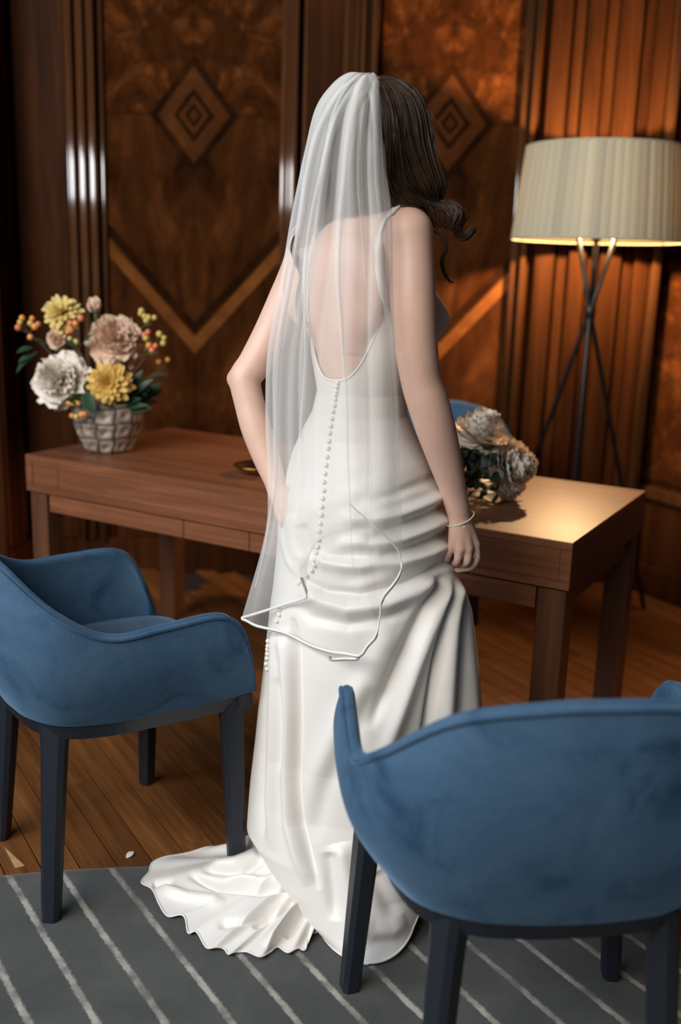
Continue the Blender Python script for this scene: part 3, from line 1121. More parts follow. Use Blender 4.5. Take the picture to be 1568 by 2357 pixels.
greens = empty('vase_greenery', 'dark green leaves filling the vase between the flowers', 'leaves', tuple(throat))
rg = random.Random(5)
for k in range(34):
    a = rg.uniform(0, 2 * PI)
    st = throat + np.array([0.05 * math.cos(a), 0.05 * math.sin(a) , 0.02])
    el = rg.uniform(0.0, 1.1)
    L = rg.uniform(0.09, 0.17)
    en = st + L * np.array([math.cos(a) * math.cos(el), math.sin(a) * math.cos(el) * 0.8, math.sin(el)])
    V, F = leaf_geo(st, en, rg.uniform(0.014, 0.024), up=(rg.uniform(-.5, .5), -1, 0.6))
    part('leaf', V, F, M['leaf'], greens, room=True)

# bouquet lying on the right end of the desk
bc = P(1110, 1130, 2.66)
bouquet = empty('peony_bouquet', 'bouquet of ivory peonies lying on the right end of the desk', 'bouquet', (bc[0], bc[1], DZ))
for k, (px, py, y, R, ax, sd) in enumerate(((1112, 985, 2.76, 0.092, (0.15, -0.20, 1.0), 21), (1192, 1072, 2.72, 0.088, (0.75, -0.55, 0.25), 22), (1060, 1010, 2.82, 0.075, (-0.4, -0.3, 0.9), 23), (1182, 1122, 2.72, 0.045, (0.6, -0.5, 0.0), 24))):
    c = P(px, py, y)
    hub = bpy.data.objects.new('peony', None)
    COL.objects.link(hub)
    hub.parent = bouquet
    hub.location = tuple(c - org(bouquet))
    put_petals(hub, (0, 0, 0), ax, [(n + 3, be, L_, w_ * 1.15, se, 0 if i_ < 5 else 1) for i_, (n, be, L_, w_, se, _) in enumerate(peony_rings(R))], BROAD, 'cream_petal', sd)
tie = P(1030, 1135, 2.58)
tie[2] = DZ + 0.035
rb = random.Random(9)
for k in range(9):
    h = P(rb.uniform(1060, 1180), rb.uniform(1020, 1110), 2.74)
    e = tie + np.array([-0.16 + rb.uniform(-.02, .02), -0.03 + rb.uniform(-.03, .03), rb.uniform(-0.022, 0.01)])
    tube('stem', catmull([h, (h + tie) / 2 + np.array([0, 0, -0.01]), tie + np.array([rb.uniform(-.01, .01), rb.uniform(-.012, .012), rb.uniform(-.01, .012)]), e], 12), 0.0042, M['dark_stem'], bouquet, 6, room=True)
for k in range(52):
    h = P(rb.uniform(1045, 1150), rb.uniform(1035, 1140), 2.74 + rb.uniform(-.05, .05))
    e = h + np.array([rb.uniform(-.06, .06), rb.uniform(-.07, .02), rb.uniform(-.06, .03)])
    e[2] = max(e[2], DZ + 0.01)
    h[2] = max(h[2], DZ + 0.012)
    V, F = leaf_geo(h, e, rb.uniform(0.016, 0.028))
    part('leaf', V, F, M['dark_leaf'], bouquet, room=True)
ring = [(0.02 * math.cos(a), 0.0, 0.02 * math.sin(a)) for a in np.linspace(0, 2 * PI, 24, endpoint=False)]
part('ribbon_tie', *tube_geo([tuple(np.array(p) + tie + np.array([-0.03, 0, 0])) for p in ring], 0.006, 6, close=True), M['dark_stem'], bouquet, room=True)

# brass dish on the desk, petal on the floor, pale repair in the boards
dc = Z(592, 1090, DZ)
dish = empty('brass_dish', 'round brass dish on the desk beside the bride\'s left hand', 'dish', tuple(dc))
V, F = lathe_geo([(0.030, 0.0), (0.034, 0.003), (0.048, 0.007), (0.066, 0.020), (0.072, 0.026), (0.070, 0.029), (0.060, 0.022), (0.044, 0.011), (0.001, 0.008)], 48)
part('bowl', V, F, M['brass'], dish)
V, F = leaf_geo((0, 0, 0.003), (0.012, 0.022, 0.006), 0.007)
pt = part('fallen_petal', V, F, M['white_petal'])
pz = Z(291, 1977)
pt.location = tuple(pz)
tag(pt, 'tiny white petal fallen on the wooden floor near the rug edge', 'petal')
tri = [Z(10, 1950), Z(57, 1993), Z(35, 1998)]
part('floor_patch', [tuple(p + np.array([0, 0, 0.0006])) for p in tri] + [tuple(p + np.array([0, 0, -0.012])) for p in tri], [(0, 1, 2), (3, 5, 4), (0, 3, 4, 1), (1, 4, 5, 2), (2, 5, 3, 0)], wood('pale_patch_wood', (0.40, 0.25, 0.12), (0.46, 0.30, 0.15), (0.52, 0.35, 0.19)), floor, False)

# ------------------------------------------------------------------ the bride
bride = empty('person', 'woman seen from behind in ivory satin gown and tulle veil, gathering her skirt', 'person', (0.04, 2.02, 0.012))


def row(py, L, R, cy, b, ang):
    """ellipse of the figure between photograph columns L and R at row py"""
    pl_, pr_ = P(L, py, cy), P(R, py, cy)
    w = (pr_[0] - pl_[0]) / 2
    a_ = math.radians(ang)
    aa = math.sqrt(max(1e-6, (w * w - (b * math.sin(a_)) ** 2))) / math.cos(a_)
    return [(pl_[2] + pr_[2]) / 2, (pl_[0] + pr_[0]) / 2, cy, aa, b, ang]


ROWS = [row(*r) for r in (
    (462, 806, 893, 2.02, 0.045, 30), (485, 780, 905, 2.016, 0.055, 40), (515, 742, 940, 2.012, 0.072, 43),
    (560, 722, 962, 2.010, 0.088, 43), (600, 708, 975, 2.012, 0.096, 42), (660, 703, 984, 2.014, 0.102, 41), (740, 708, 980, 2.018, 0.102, 40), (820, 716, 960, 2.022, 0.098, 38),
    (900, 730, 936, 2.03, 0.092, 36), (950, 718, 938, 2.034, 0.095, 34), (1000, 692, 960, 2.04, 0.105, 33), (1050, 671, 986, 2.04, 0.118, 32), (1100, 656, 1008, 2.04, 0.130, 30),
    (1150, 645, 1022, 2.04, 0.140, 25), (1200, 640, 1030, 2.04, 0.145, 20), (1250, 638, 1036, 2.04, 0.150, 15), (1300, 634, 1050, 2.04, 0.160, 10), (1350, 629, 1066, 2.04, 0.170, 5),
    (1400, 622, 1080, 2.04, 0.175, 0), (1500, 611, 1095, 2.04, 0.185, 0), (1600, 600, 1106, 2.04, 0.190, 0), (1700, 590, 1108, 2.04, 0.195, 0), (1800, 578, 1095, 2.03, 0.200, 0),
    (1900, 570, 1055, 2.01, 0.205, 0), (1960, 612, 1012, 1.995, 0.205, 0), (2020, 672, 982, 1.975, 0.205, 0), (2085, 728, 962, 1.955, 0.205, 0))]
ROWS = np.array(ROWS)
ROWS[-1, 0] = 0.016
RZ = ROWS[::-1, 0]


def rowat(z):
    """smoothly interpolated (cx, cy, a, b, ang) at height z"""
    z = np.asarray(z, float)
    return [np.interp(z, RZ, ROWS[::-1, k]) for k in range(1, 6)]


def smin(a, b, k):
    h = np.clip(0.5 + 0.5 * (b - a) / k, 0, 1)
    return b * (1 - h) + a * h - k * h * (1 - h)


class Field:
    """signed distance field on a grid, meshed with surface nets"""
    def __init__(self, lo, hi, h):
        self.h, self.lo = h, np.array(lo, float)
        self.n = np.ceil((np.array(hi) - self.lo) / h).astype(int) + 1
        self.D = np.full(self.n, 0.05, np.float32)
        self.ax = [self.lo[i] + h * np.arange(self.n[i]) for i in range(3)]

    def box(self, lo, hi):
        i0 = np.clip(((np.array(lo) - self.lo) / self.h).astype(int), 0, self.n)
        i1 = np.clip(((np.array(hi) - self.lo) / self.h).astype(int) + 2, 0, self.n)
        sl = tuple(slice(a, b) for a, b in zip(i0, i1))
        g = np.meshgrid(*[self.ax[i][sl[i]] for i in range(3)], indexing='ij', sparse=True)
        return sl, g

    def merge(self, sl, d, k):
        self.D[sl] = smin(self.D[sl], np.clip(d, -1, 1), k) if k > 0 else np.minimum(self.D[sl], d)

    def capsule(self, a, b, ra, rb, k=0.012):
        a, b = np.array(a, float), np.array(b, float)
        m = max(ra, rb) + k + 0.012
        sl, (x, y, z) = self.box(np.minimum(a, b) - m, np.maximum(a, b) + m)
        d = b - a
        t = np.clip(((x - a[0]) * d[0] + (y - a[1]) * d[1] + (z - a[2]) * d[2]) / (d @ d + 1e-12), 0, 1)
        q = np.sqrt((x - a[0] - t * d[0]) ** 2 + (y - a[1] - t * d[1]) ** 2 + (z - a[2] - t * d[2]) ** 2) - (ra + (rb - ra) * t)
        self.merge(sl, q, k)

    def chain(self, pts, rad, k=0.012, step=0.006):
        """smooth tapering limb through the joints, joined to the rest with radius k"""
        q = np.c_[np.array(pts, float), np.array(rad, float)]
        L = sum(np.linalg.norm(q[i + 1, :3] - q[i, :3]) for i in range(len(q) - 1))
        q = catmull(q, max(len(q), int(L / step) + 2))
        m = q[:, 3].max() + k + 0.012
        sl, (x, y, z) = self.box(q[:, :3].min(0) - m, q[:, :3].max(0) + m)
        shape = np.broadcast_shapes(x.shape, y.shape, z.shape)
        d = np.full(shape, 1.0, np.float32)
        for cx_, cy_, cz_, r_ in q:
            mm = r_ + k + 0.010
            i0 = [max(0, int((c - mm - g.min()) / self.h)) for c, g in zip((cx_, cy_, cz_), (x, y, z))]
            i1 = [int((c + mm - g.min()) / self.h) + 2 for c, g in zip((cx_, cy_, cz_), (x, y, z))]
            ss = tuple(slice(p, max(p, r)) for p, r in zip(i0, i1))
            xs, ys, zs = x[ss[0], :, :], y[:, ss[1], :], z[:, :, ss[2]]
            d[ss] = np.minimum(d[ss], np.sqrt((xs - cx_) ** 2 + (ys - cy_) ** 2 + (zs - cz_) ** 2) - r_)
        self.merge(sl, d, k)

    def ellipsoid(self, c, axes, r, k=0.012, cut=False):
        c, A = np.array(c, float), np.array(axes, float)
        m = max(r) + k + 0.012
        sl, (x, y, z) = self.box(c - m, c + m)
        u = [((x - c[0]) * A[i][0] + (y - c[1]) * A[i][1] + (z - c[2]) * A[i][2]) / r[i] for i in range(3)]
        q = np.sqrt(u[0] ** 2 + u[1] ** 2 + u[2] ** 2)
        d = (q - 1) * min(r)
        if cut:
            self.D[sl] = -smin(-self.D[sl], d, k)
        else:
            self.merge(sl, d, k)

    def stack(self, z0, z1, shrink, k=0.02):
        cx, cy, a, b, ang = None, None, None, None, None
        sl, (x, y, z) = self.box((self.lo[0], self.lo[1], z0), (self.lo[0] + self.h * self.n[0], self.lo[1] + self.h * self.n[1], z1))
        cx, cy, a, b, ang = rowat(z)
        shr = shrink + 0.030 * np.clip((1.12 - z) / 0.14, 0, 1)
        a, b, th = a - shr, b - shr, np.radians(ang)
        lx = (x - cx) * np.cos(th) - (y - cy) * np.sin(th)
        ly = (x - cx) * np.sin(th) + (y - cy) * np.cos(th)
        d = (np.sqrt((lx / a) ** 2 + (ly / b) ** 2) - 1) * np.minimum(a, b)
        d = np.maximum(d, np.maximum(z - z1 + 0.02, z0 + 0.02 - z))
        self.merge(sl, d, k)

    def mesh(self):
        D = self.D
        S = D < 0
        n = self.n
        c = np.zeros(np.array(n) - 1, np.uint8)
        for i in (0, 1):
            for j in (0, 1):
                for k in (0, 1):
                    c += S[i:n[0] - 1 + i, j:n[1] - 1 + j, k:n[2] - 1 + k]
        cells = np.argwhere((c > 0) & (c < 8))
        idx = np.full(np.array(n) - 1, -1, np.int64)
        idx[tuple(cells.T)] = np.arange(len(cells))
        acc = np.zeros((len(cells), 3))
        cnt = np.zeros(len(cells))
        corners = [(i, j, k) for i in (0, 1) for j in (0, 1) for k in (0, 1)]
        val = {q: D[cells[:, 0] + q[0], cells[:, 1] + q[1], cells[:, 2] + q[2]] for q in corners}
        for q in corners:
            for ax in range(3):
                if q[ax] == 0:
                    p = list(q)
                    p[ax] = 1
                    p = tuple(p)
                    va, vb = val[q], val[p]
                    m = (va < 0) != (vb < 0)
                    t = np.where(m, va / np.where(va - vb == 0, 1, va - vb), 0)
                    pos = np.array(q, float)[None, :].repeat(len(cells), 0)
                    pos[:, ax] += t
                    acc[m] += pos[m]
                    cnt[m] += 1
        V = self.lo + self.h * (cells + acc / cnt[:, None])
        faces = []
        for ax in range(3):
            a1, a2 = (ax + 1) % 3, (ax + 2) % 3
            s0 = [slice(None)] * 3
            s1 = [slice(None)] * 3
            s0[ax], s1[ax] = slice(0, -1), slice(1, None)
            E_ = np.argwhere(S[tuple(s0)] != S[tuple(s1)])
            E_ = E_[(E_[:, a1] > 0) & (E_[:, a2] > 0) & (E_[:, a1] < n[a1] - 1) & (E_[:, a2] < n[a2] - 1)]
            ins = S[tuple(E_.T)]
            def ci(d1, d2):
                q = E_.copy()
                q[:, a1] -= d1
                q[:, a2] -= d2
                return idx[tuple(q.T)]
            f = np.stack([ci(0, 0), ci(1, 0), ci(1, 1), ci(0, 1)], 1)
            f[~ins] = f[~ins][:, ::-1]
            faces.append(f)
        return V, np.vstack(faces)


HC = np.array([0.066, 2.015, 1.612])                 # middle of the head
fh = np.array([0.80, 0.56, -0.20]); fh /= np.linalg.norm(fh)   # the way she looks
uh = np.array([0, 0, 1.0]) - fh * fh[2]; uh /= np.linalg.norm(uh)
sh_ = np.cross(fh, uh)                                # her right
fld = Field((-0.33, 1.72, 0.0), (0.36, 2.36, 1.74), 0.0033)
fld.stack(0.70, 1.500, 0.006, 0.01)
rt = np.array([math.cos(math.radians(43)), -math.sin(math.radians(43)), 0])
ft = np.array([-rt[1], rt[0], 0])
SR, SL = P(944, 533, 1.905), P(712, 556, 2.125)
mid = (SR + SL) / 2
neck0, neck1 = np.array([0.045, 2.02, 1.425]), np.array([0.062, 2.022, 1.565])
# shoulders, shoulder blades, neck
fld.capsule(SR + (mid - SR) * 0.12, neck0 + np.array([0.01, -0.01, 0.02]), 0.044, 0.048, 0.02)
fld.capsule(SL + (mid - SL) * 0.12, neck0 + np.array([-0.01, 0.01, 0.02]), 0.044, 0.048, 0.02)
fld.capsule(neck0, neck1, 0.052, 0.046, 0.03)
fld.ellipsoid(mid + rt * 0.075 - ft * 0.068 + np.array([0, 0, -0.10]), (rt, ft, (0, 0, 1)), (0.055, 0.022, 0.075), 0.03)
fld.ellipsoid(mid - rt * 0.075 - ft * 0.068 + np.array([0, 0, -0.10]), (rt, ft, (0, 0, 1)), (0.055, 0.022, 0.075), 0.03)
# head
fld.ellipsoid(HC, (sh_, fh, uh), (0.074, 0.092, 0.098), 0.02)
fld.ellipsoid(HC + fh * 0.045 - uh * 0.050, (sh_, fh, uh), (0.056, 0.052, 0.066), 0.02)
fld.ellipsoid(HC + fh * 0.073 - uh * 0.098, (sh_, fh, uh), (0.022, 0.020, 0.018), 0.02)
fld.capsule(HC + fh * 0.090 + uh * 0.002, HC + fh * 0.109 - uh * 0.038, 0.007, 0.011, 0.008)
for s in (1, -1):
    fld.ellipsoid(HC + fh * 0.094 + sh_ * 0.032 * s + uh * 0.0, (sh_, fh, uh), (0.017, 0.014, 0.013), 0.008, cut=True)
    fld.ellipsoid(HC + fh * 0.078 + sh_ * 0.040 * s - uh * 0.035, (sh_, fh, uh), (0.022, 0.016, 0.020), 0.014)
    fld.ellipsoid(HC - fh * 0.008 + sh_ * 0.074 * s - uh * 0.012, (sh_, fh, uh), (0.010, 0.019, 0.030), 0.006)
fld.capsule(HC + fh * 0.094 + sh_ * 0.018 - uh * 0.066, HC + fh * 0.094 - sh_ * 0.018 - uh * 0.066, 0.006, 0.006, 0.008)
# right arm
AR = [(944, 533, 1.905, .0425), (950, 600, 1.895, .0395), (952, 690, 1.885, .0415), (958, 790, 1.885, .0405), (969, 872, 1.890, .0385), (985, 925, 1.895, .0400), (1003, 985, 1.905, .0385), (1025, 1060, 1.925, .0330), (1043, 1125, 1.942, .0268), (1054, 1172, 1.952, .0240)]
fld.chain([P(*q[:3]) for q in AR], [q[3] for q in AR], 0.014)
# left arm, elbow out, hand on the hip
AL = [(712, 556, 2.125, .0415), (690, 620, 2.130, .0390), (660, 690, 2.130, .0385), (622, 770, 2.120, .0365), (588, 835, 2.105, .0355), (565, 872, 2.095, .0330), (575, 930, 2.085, .0320), (590, 985, 2.075, .0325), (612, 1050, 2.06, .0290), (632, 1105, 2.045, .0235), (640, 1132, 2.035, .0225)]
fld.chain([P(*q[:3]) for q in AL], [q[3] for q in AL], 0.012)
fld.capsule(P(556, 872, 2.105), P(538, 872, 2.11), 0.026, 0.0135, 0.02)
# right hand: palm, four curled fingers and the thumb
W = P(1054, 1172, 1.952)
kn = [P(1094, 1252, 1.962), P(1078, 1262, 1.948), P(1059, 1263, 1.942), P(1041, 1255, 1.945)]
for q, r in zip(kn, (0.0108, 0.0108, 0.0102, 0.0095)):
    fld.capsule(W + (q - W) * 0.12, q, 0.0165, r, 0.006)
fld.capsule(P(1058, 1200, 1.962), P(1066, 1240, 1.968), 0.020, 0.018, 0.006)
FING = [[(1094, 1252, 1.962, .0100), (1097, 1284, 1.966, .0090), (1084, 1304, 1.974, .0086), (1054, 1311, 1.980, .0078)],
        [(1078, 1262, 1.948, .0100), (1076, 1291, 1.952, .0092), (1066, 1298, 1.974, .0086), (1056, 1290, 1.990, .0078)],
        [(1059, 1263, 1.942, .0096), (1053, 1290, 1.948, .0088), (1048, 1296, 1.970, .0084), (1046, 1286, 1.985, .0076)],
        [(1041, 1255, 1.945, .0088), (1032, 1276, 1.948, .0082), (1029, 1287, 1.962, .0078), (1032, 1284, 1.975, .0070)]]
for f in FING:
    fld.chain([P(*q[:3]) for q in f], [q[3] for q in f], 0.003)
TH_ = [(1070, 1198, 1.968, .0140), (1088, 1234, 1.990, .0120), (1090, 1270, 1.996, .0102), (1078, 1292, 1.994, .0088)]
fld.chain([P(*q[:3]) for q in TH_], [q[3] for q in TH_], 0.004)
# left hand resting on the hip, fingers spread over the satin
WL = P(640, 1132, 2.035)
kl = [P(668, 1150, 1.998), P(660, 1164, 1.994), P(650, 1172, 1.996), P(641, 1176, 2.002)]
for q in kl:
    fld.capsule(WL, q, 0.0165, 0.0098, 0.006)
for q, d in zip(kl, ((30, 18), (26, 26), (20, 32), (10, 32))):
    px_, py_ = pix(q)
    fld.chain([q, P(px_ + d[0] * .6, py_ + d[1] * .6, q[1] - 0.010), P(px_ + d[0], py_ + d[1], q[1] - 0.008)], (.0092, .0084, .0074), 0.003)
fld.chain([P(646, 1135, 2.03), P(672, 1128, 2.005), P(692, 1134, 1.985)], (.0130, .0105, .0082), 0.004)
# legs and feet under the gown
for s in (1, -1):
    hip = np.array([0.04, 2.05, 0.84]) + rt * 0.085 * s
    kne = np.array([0.03, 2.03, 0.47]) + rt * 0.07 * s
    ank = np.array([0.02, 2.03, 0.095]) + rt * 0.06 * s
    fld.chain([hip, kne, ank], (0.082, 0.054, 0.036), 0.02)
    fld.chain([ank + np.array([0, 0, -0.03]), ank + ft * 0.10 + np.array([0, 0, -0.062]), ank + ft * 0.16 + np.array([0, 0, -0.068])], (0.034, 0.028, 0.018), 0.015)
BV, BF = fld.mesh()
# a little relaxation takes the grid steps out
def relax(V, F, it, lam=0.5):
    V = V.copy()
    e = np.vstack([F[:, [0, 1]], F[:, [1, 2]], F[:, [2, 3]], F[:, [3, 0]]])
    deg = np.zeros(len(V))
    np.add.at(deg, e[:, 0], 1)
    np.add.at(deg, e[:, 1], 1)
    for _ in range(it):
        s = np.zeros_like(V)
        for k in range(3):
            s[:, k] = np.bincount(e[:, 0], V[e[:, 1], k], len(V)) + np.bincount(e[:, 1], V[e[:, 0], k], len(V))
        V += lam * (s / deg[:, None] - V)
    return V
BV = relax(BV, BF, 3)
body = part('body', BV, BF, M['skin'], bride, room=True)
from mathutils.bvhtree import BVHTree
bvh = BVHTree.FromPolygons([tuple(v) for v in BV.tolist()], [tuple(f) for f in BF.tolist()])
CAMP = Vector((0, 0, CAM_H))


def onbody(px, py, lift=0.0):
    """point of the body's near side met by the sight line through (px, py)"""
    d = Vector(tuple(P(px, py, 2.0))) - CAMP
    d.normalize()
    loc, nrm, i, dist = bvh.ray_cast(CAMP, d)
    if loc is None:
        return None
    return np.array(loc + nrm * lift)


def snap(p, lift=0.0):
    loc, nrm, i, dist = bvh.find_nearest(Vector(tuple(p)))
    return np.array(loc + nrm * lift)


for s in (1, -1):
    V, F = sphere_geo(HC + fh * 0.082 + sh_ * 0.032 * s, 0.0115, 12, 8)
    part('eye', V, F, M['eye'], bride, room=True)
tube('lips', [HC + fh * 0.0975 + sh_ * x - uh * (0.066 + 0.002 * abs(x) / 0.02) for x in np.linspace(-0.021, 0.021, 9)], [0.003, 0.005, 0.006, 0.0065, 0.006, 0.0065, 0.006, 0.005, 0.003], M['lips'], bride, 8, room=True)
V, F = sphere_geo((0, 0, 0), 1, 10, 6)
nailc = P(1090, 1279, 1.957)
part('nail', [(nailc[0] + x * .0055, nailc[1] + y * .003, nailc[2] + z * .007) for x, y, z in V], F, M['nail'], bride, room=True)

# bracelet: a ring of small set stones
bw = P(1058, 1193, 1.957)
bax = W - P(1043, 1125, 1.942)
bax /= np.linalg.norm(bax)
b1 = np.cross(bax, [0, 1, 0]); b1 /= np.linalg.norm(b1)
b2 = np.cross(bax, b1)
mb = MB()
ring = []
for i in range(60):
    a = 2 * PI * i / 60
    c = bw + b1 * 0.0295 * math.cos(a) + b2 * 0.026 * math.sin(a) + np.array([0, 0, 0.004 * math.cos(a)])
    ring.append(c)
    mb.add(*sphere_geo(c, 0.0017, 6, 4))
mb.tube(ring, 0.0010, 6, close=True)
mb.build('bracelet', M['silver'], bride, room=True, smooth=False)
V, F = sphere_geo(P(1069, 1213, 1.925), 0.0016, 6, 4)
part('bracelet_charm', V, F, M['silver'], bride, room=True)

# ------------------------------------------------------------------ the gown
FOLDS = [  # (kind, width px, height m, points): r ridge, v valley
    ('v', 12, .010, [(1010, 1095), (960, 1118), (900, 1142), (850, 1150)]),
    ('r', 14, .013, [(1028, 1132), (985, 1158), (930, 1180), (860, 1196), (780, 1200)]),
    ('v', 11, .012, [(1032, 1160), (985, 1184), (925, 1206), (860, 1222)]),
    ('r', 14, .013, [(1034, 1190), (990, 1215), (925, 1240), (850, 1256), (770, 1252)]),
    ('v', 10, .012, [(1034, 1222), (990, 1245), (940, 1262), (870, 1276)]),
    ('r', 15, .015, [(1032, 1252), (985, 1275), (920, 1293), (830, 1306), (750, 1296), (700, 1262)]),
    ('v', 10, .018, [(1040, 1288), (990, 1318), (925, 1347), (830, 1368), (750, 1362), (695, 1330)]),
    ('r', 20, .016, [(1010, 1335), (960, 1365), (890, 1392), (800, 1402), (730, 1382), (685, 1345)]),
    ('v', 14, .010, [(960, 1392), (890, 1422), (800, 1436), (720, 1420), (680, 1385)]),
    ('v', 12, .012, [(694, 1205), (708, 1262), (738, 1292)]),
    ('r', 14, .010, [(668, 1180), (676, 1250), (700, 1310)]),
    ('r', 10, .010, [(640, 1180), (648, 1230), (668, 1290), (690, 1330)]),
    ('v', 15, .020, [(1032, 1312), (985, 1390), (940, 1480), (885, 1600), (850, 1680)]),
    ('r', 18, .016, [(1040, 1318), (1000, 1420), (955, 1540), (915, 1660), (880, 1760)]),
    ('v', 9, .024, [(1045, 1325), (1018, 1440), (998, 1560), (980, 1680), (965, 1800)]),
    ('r', 20, .020, [(1054, 1322), (1036, 1420), (1028, 1540), (1020, 1680), (1010, 1850)]),
    ('v', 9, .014, [(1062, 1322), (1060, 1420), (1058, 1540), (1055, 1680), (1048, 1850)]),
    ('r', 20, .014, [(1070, 1330), (1078, 1440), (1086, 1560), (1090, 1680), (1080, 1850)]),
    ('r', 30, .010, [(905, 1440), (860, 1540), (790, 1660), (735, 1780), (705, 1900)]),
    ('v', 22, .008, [(870, 1580), (800, 1700), (745, 1820), (720, 1940)]),
    ('v', 8, .022, [(672, 1420), (683, 1500), (686, 1640), (684, 1800), (692, 1900), (716, 1985), (735, 2050)]),
    ('r', 13, .016, [(650, 1440), (662, 1520), (668, 1660), (664, 1800), (668, 1900), (690, 1985), (712, 2040)]),
    ('v', 8, .008, [(646, 1560), (652, 1680), (652, 1780)]),
    ('r', 14, .018, [(632, 1440), (634, 1540), (632, 1700), (628, 1850), (628, 1960)]),
    ('v', 8, .016, [(620, 1460), (616, 1560), (614, 1700), (610, 1850), (606, 1940)]),
    ('r', 22, .008, [(598, 1600), (592, 1720), (586, 1840), (580, 1930)]),
    ('r', 24, .012, [(780, 1940), (800, 2030), (820, 2120), (835, 2190)]),
    ('v', 16, .012, [(760, 1960), (765, 2040), (775, 2120)]),
    ('v', 20, .010, [(860, 2010), (890, 2070), (915, 2110)]),
    ('r', 20, .012, [(820, 2120), (860, 2140), (900, 2140), (940, 2120)]),
]


def seg_dist(px, py, pts):
    best = np.full(px.shape, 1e9)
    tb = np.zeros(px.shape)
    m = len(pts) - 1
    for i in range(m):
        (x0, y0), (x1, y1) = pts[i], pts[i + 1]
        dx, dy = x1 - x0, y1 - y0
        t = np.clip(((px - x0) * dx + (py - y0) * dy) / (dx * dx + dy * dy), 0, 1)
        d = np.hypot(px - x0 - t * dx, py - y0 - t * dy)
        q = d < best
        best = np.where(q, d, best)
        tb = np.where(q, (i + t) / m, tb)
    return best, tb


NCOL, NROW = 420, 460
psi = np.linspace(0, 2 * PI, NCOL, endpoint=False)        # 0 towards the camera, then to the right
# neckline height as a function of the angle in the torso's own frame
thetas = np.radians([0, 20, 36, 46, 52, 62, 90, 130, 155, 180])
znk = np.array([1.152, 1.158, 1.190, 1.245, 1.292, 1.310, 1.325, 1.350, 1.360, 1.295])
th_t = np.abs((psi - math.radians(36) * -1 + PI) % (2 * PI) - PI)     # torso back looks to -36 degrees
th_t = np.abs((psi + math.radians(38) + PI) % (2 * PI) - PI)
ztop = np.interp(th_t, thetas, znk)
ker = np.hanning(33); ker /= ker.sum()
ztop = np.convolve(np.r_[ztop[-16:], ztop, ztop[:16]], ker, 'valid')
zhem = 0.016 + 0.0 * psi
# the hem is held up on the right
zhem += 0.20 * np.exp(-(((psi - math.radians(95)) / math.radians(42)) ** 2))
vv = np.linspace(0, 1, NROW) ** 0.92
Zg = ztop[None, :] + (zhem - ztop)[None, :] * vv[:, None]
cx, cy, a_, b_, an = rowat(Zg)
thg = np.radians(an)
dx, dy = np.sin(psi)[None, :], -np.cos(psi)[None, :]
lx, ly = dx * np.cos(thg) - dy * np.sin(thg), dx * np.sin(thg) + dy * np.cos(thg)
rad = 1.0 / np.sqrt((lx / a_) ** 2 + (ly / b_) ** 2)
# the bust
for s in (0.075, -0.075):
    bpt = np.array([0.045, 2.015, 1.275]) + rt * (s * 1.15) + ft * 0.13
    ba = math.atan2(bpt[0] - 0.045, -(bpt[1] - 2.015))
    da = (psi - ba + PI) % (2 * PI) - PI
    rad += 0.060 * np.exp(-(da[None, :] / 0.50) ** 2 - ((Zg - 1.272) / 0.062) ** 2)
# buttocks
for s in (0.55, -0.45):
    da = (psi + math.radians(24) - s + PI) % (2 * PI) - PI
    rad += 0.012 * np.exp(-(da[None, :] / 0.42) ** 2 - ((Zg - 0.90) / 0.07) ** 2)
# seat of the train: hem spreads towards the camera
front = np.clip(np.cos(psi - math.radians(8)), 0, 1)[None, :] ** 1.5
low = np.clip((0.16 - Zg) / 0.16, 0, 1)
rad += front * 0.035 * low ** 2
# soft flutes on the unseen side
back = np.clip(-np.cos(psi), 0, 1)[None, :]
rad += back * 0.012 * np.sin(11 * psi)[None, :] * np.clip((1.0 - Zg) / 0.6, 0, 1)
X, Y = cx + dx * rad, cy + dy * rad
G = np.stack([X, Y, Zg], -1)


def pixg(G):
    v = G - np.array([0, 0, CAM_H])
    zc = v @ _fw
    return 784.0 + FPX * (v @ _rt) / zc, 1178.5 - FPX * (v @ _up) / zc


px, py = pixg(G)
facing = np.clip(np.cos(psi - math.radians(5)) * 1.6 + 0.25, 0, 1)[None, :]
disp = np.zeros_like(px)
for kind, w, h, pts in FOLDS:
    d, t = seg_dist(px, py, pts)
    taper = np.sin(0.5 * PI * np.clip(np.minimum(t / 0.12, (1 - t) / 0.30), 0.0, 1))
    g = np.exp(-(d / w) ** 2) * taper
    disp += h * g if kind == 'r' else -h * 0.8 * g
# gentle rumples in the gathered satin
disp += 0.0035 * np.sin(px * 0.05 + py * 0.11) * np.exp(-((py - 1260) / 110) ** 2) * np.clip((px - 700) / 200, 0, 1)
disp *= facing
G[..., 0] += dx * disp
G[..., 1] += dy * disp
G[..., 2] += disp * 0.25
G[..., 2] = np.maximum(G[..., 2], 0.0145)
DV = G.reshape(-1, 3)
gown = part('gown', DV, grid_faces(NROW, NCOL, wrap=True, flip=True), M['satin'], bride, room=True)
# rolled edge of the neckline and of the hem
tube('neckline_edge', G[0], 0.0022, M['satin'], gown, 6, room=True, close=True)
tube('hem_edge', G[-1], 0.0025, M['satin'], gown, 6, room=True, close=True)


def ongown(px0, py0, lift=0.003):
    k = np.argmin((px - px0) ** 2 + (py - py0) ** 2 + 1e6 * (np.cos(psi)[None, :] < 0.05))
    i, j = divmod(int(k), NCOL)
    return G[i, j] + np.array([dx[0, j], dy[0, j], 0.1]) * lift


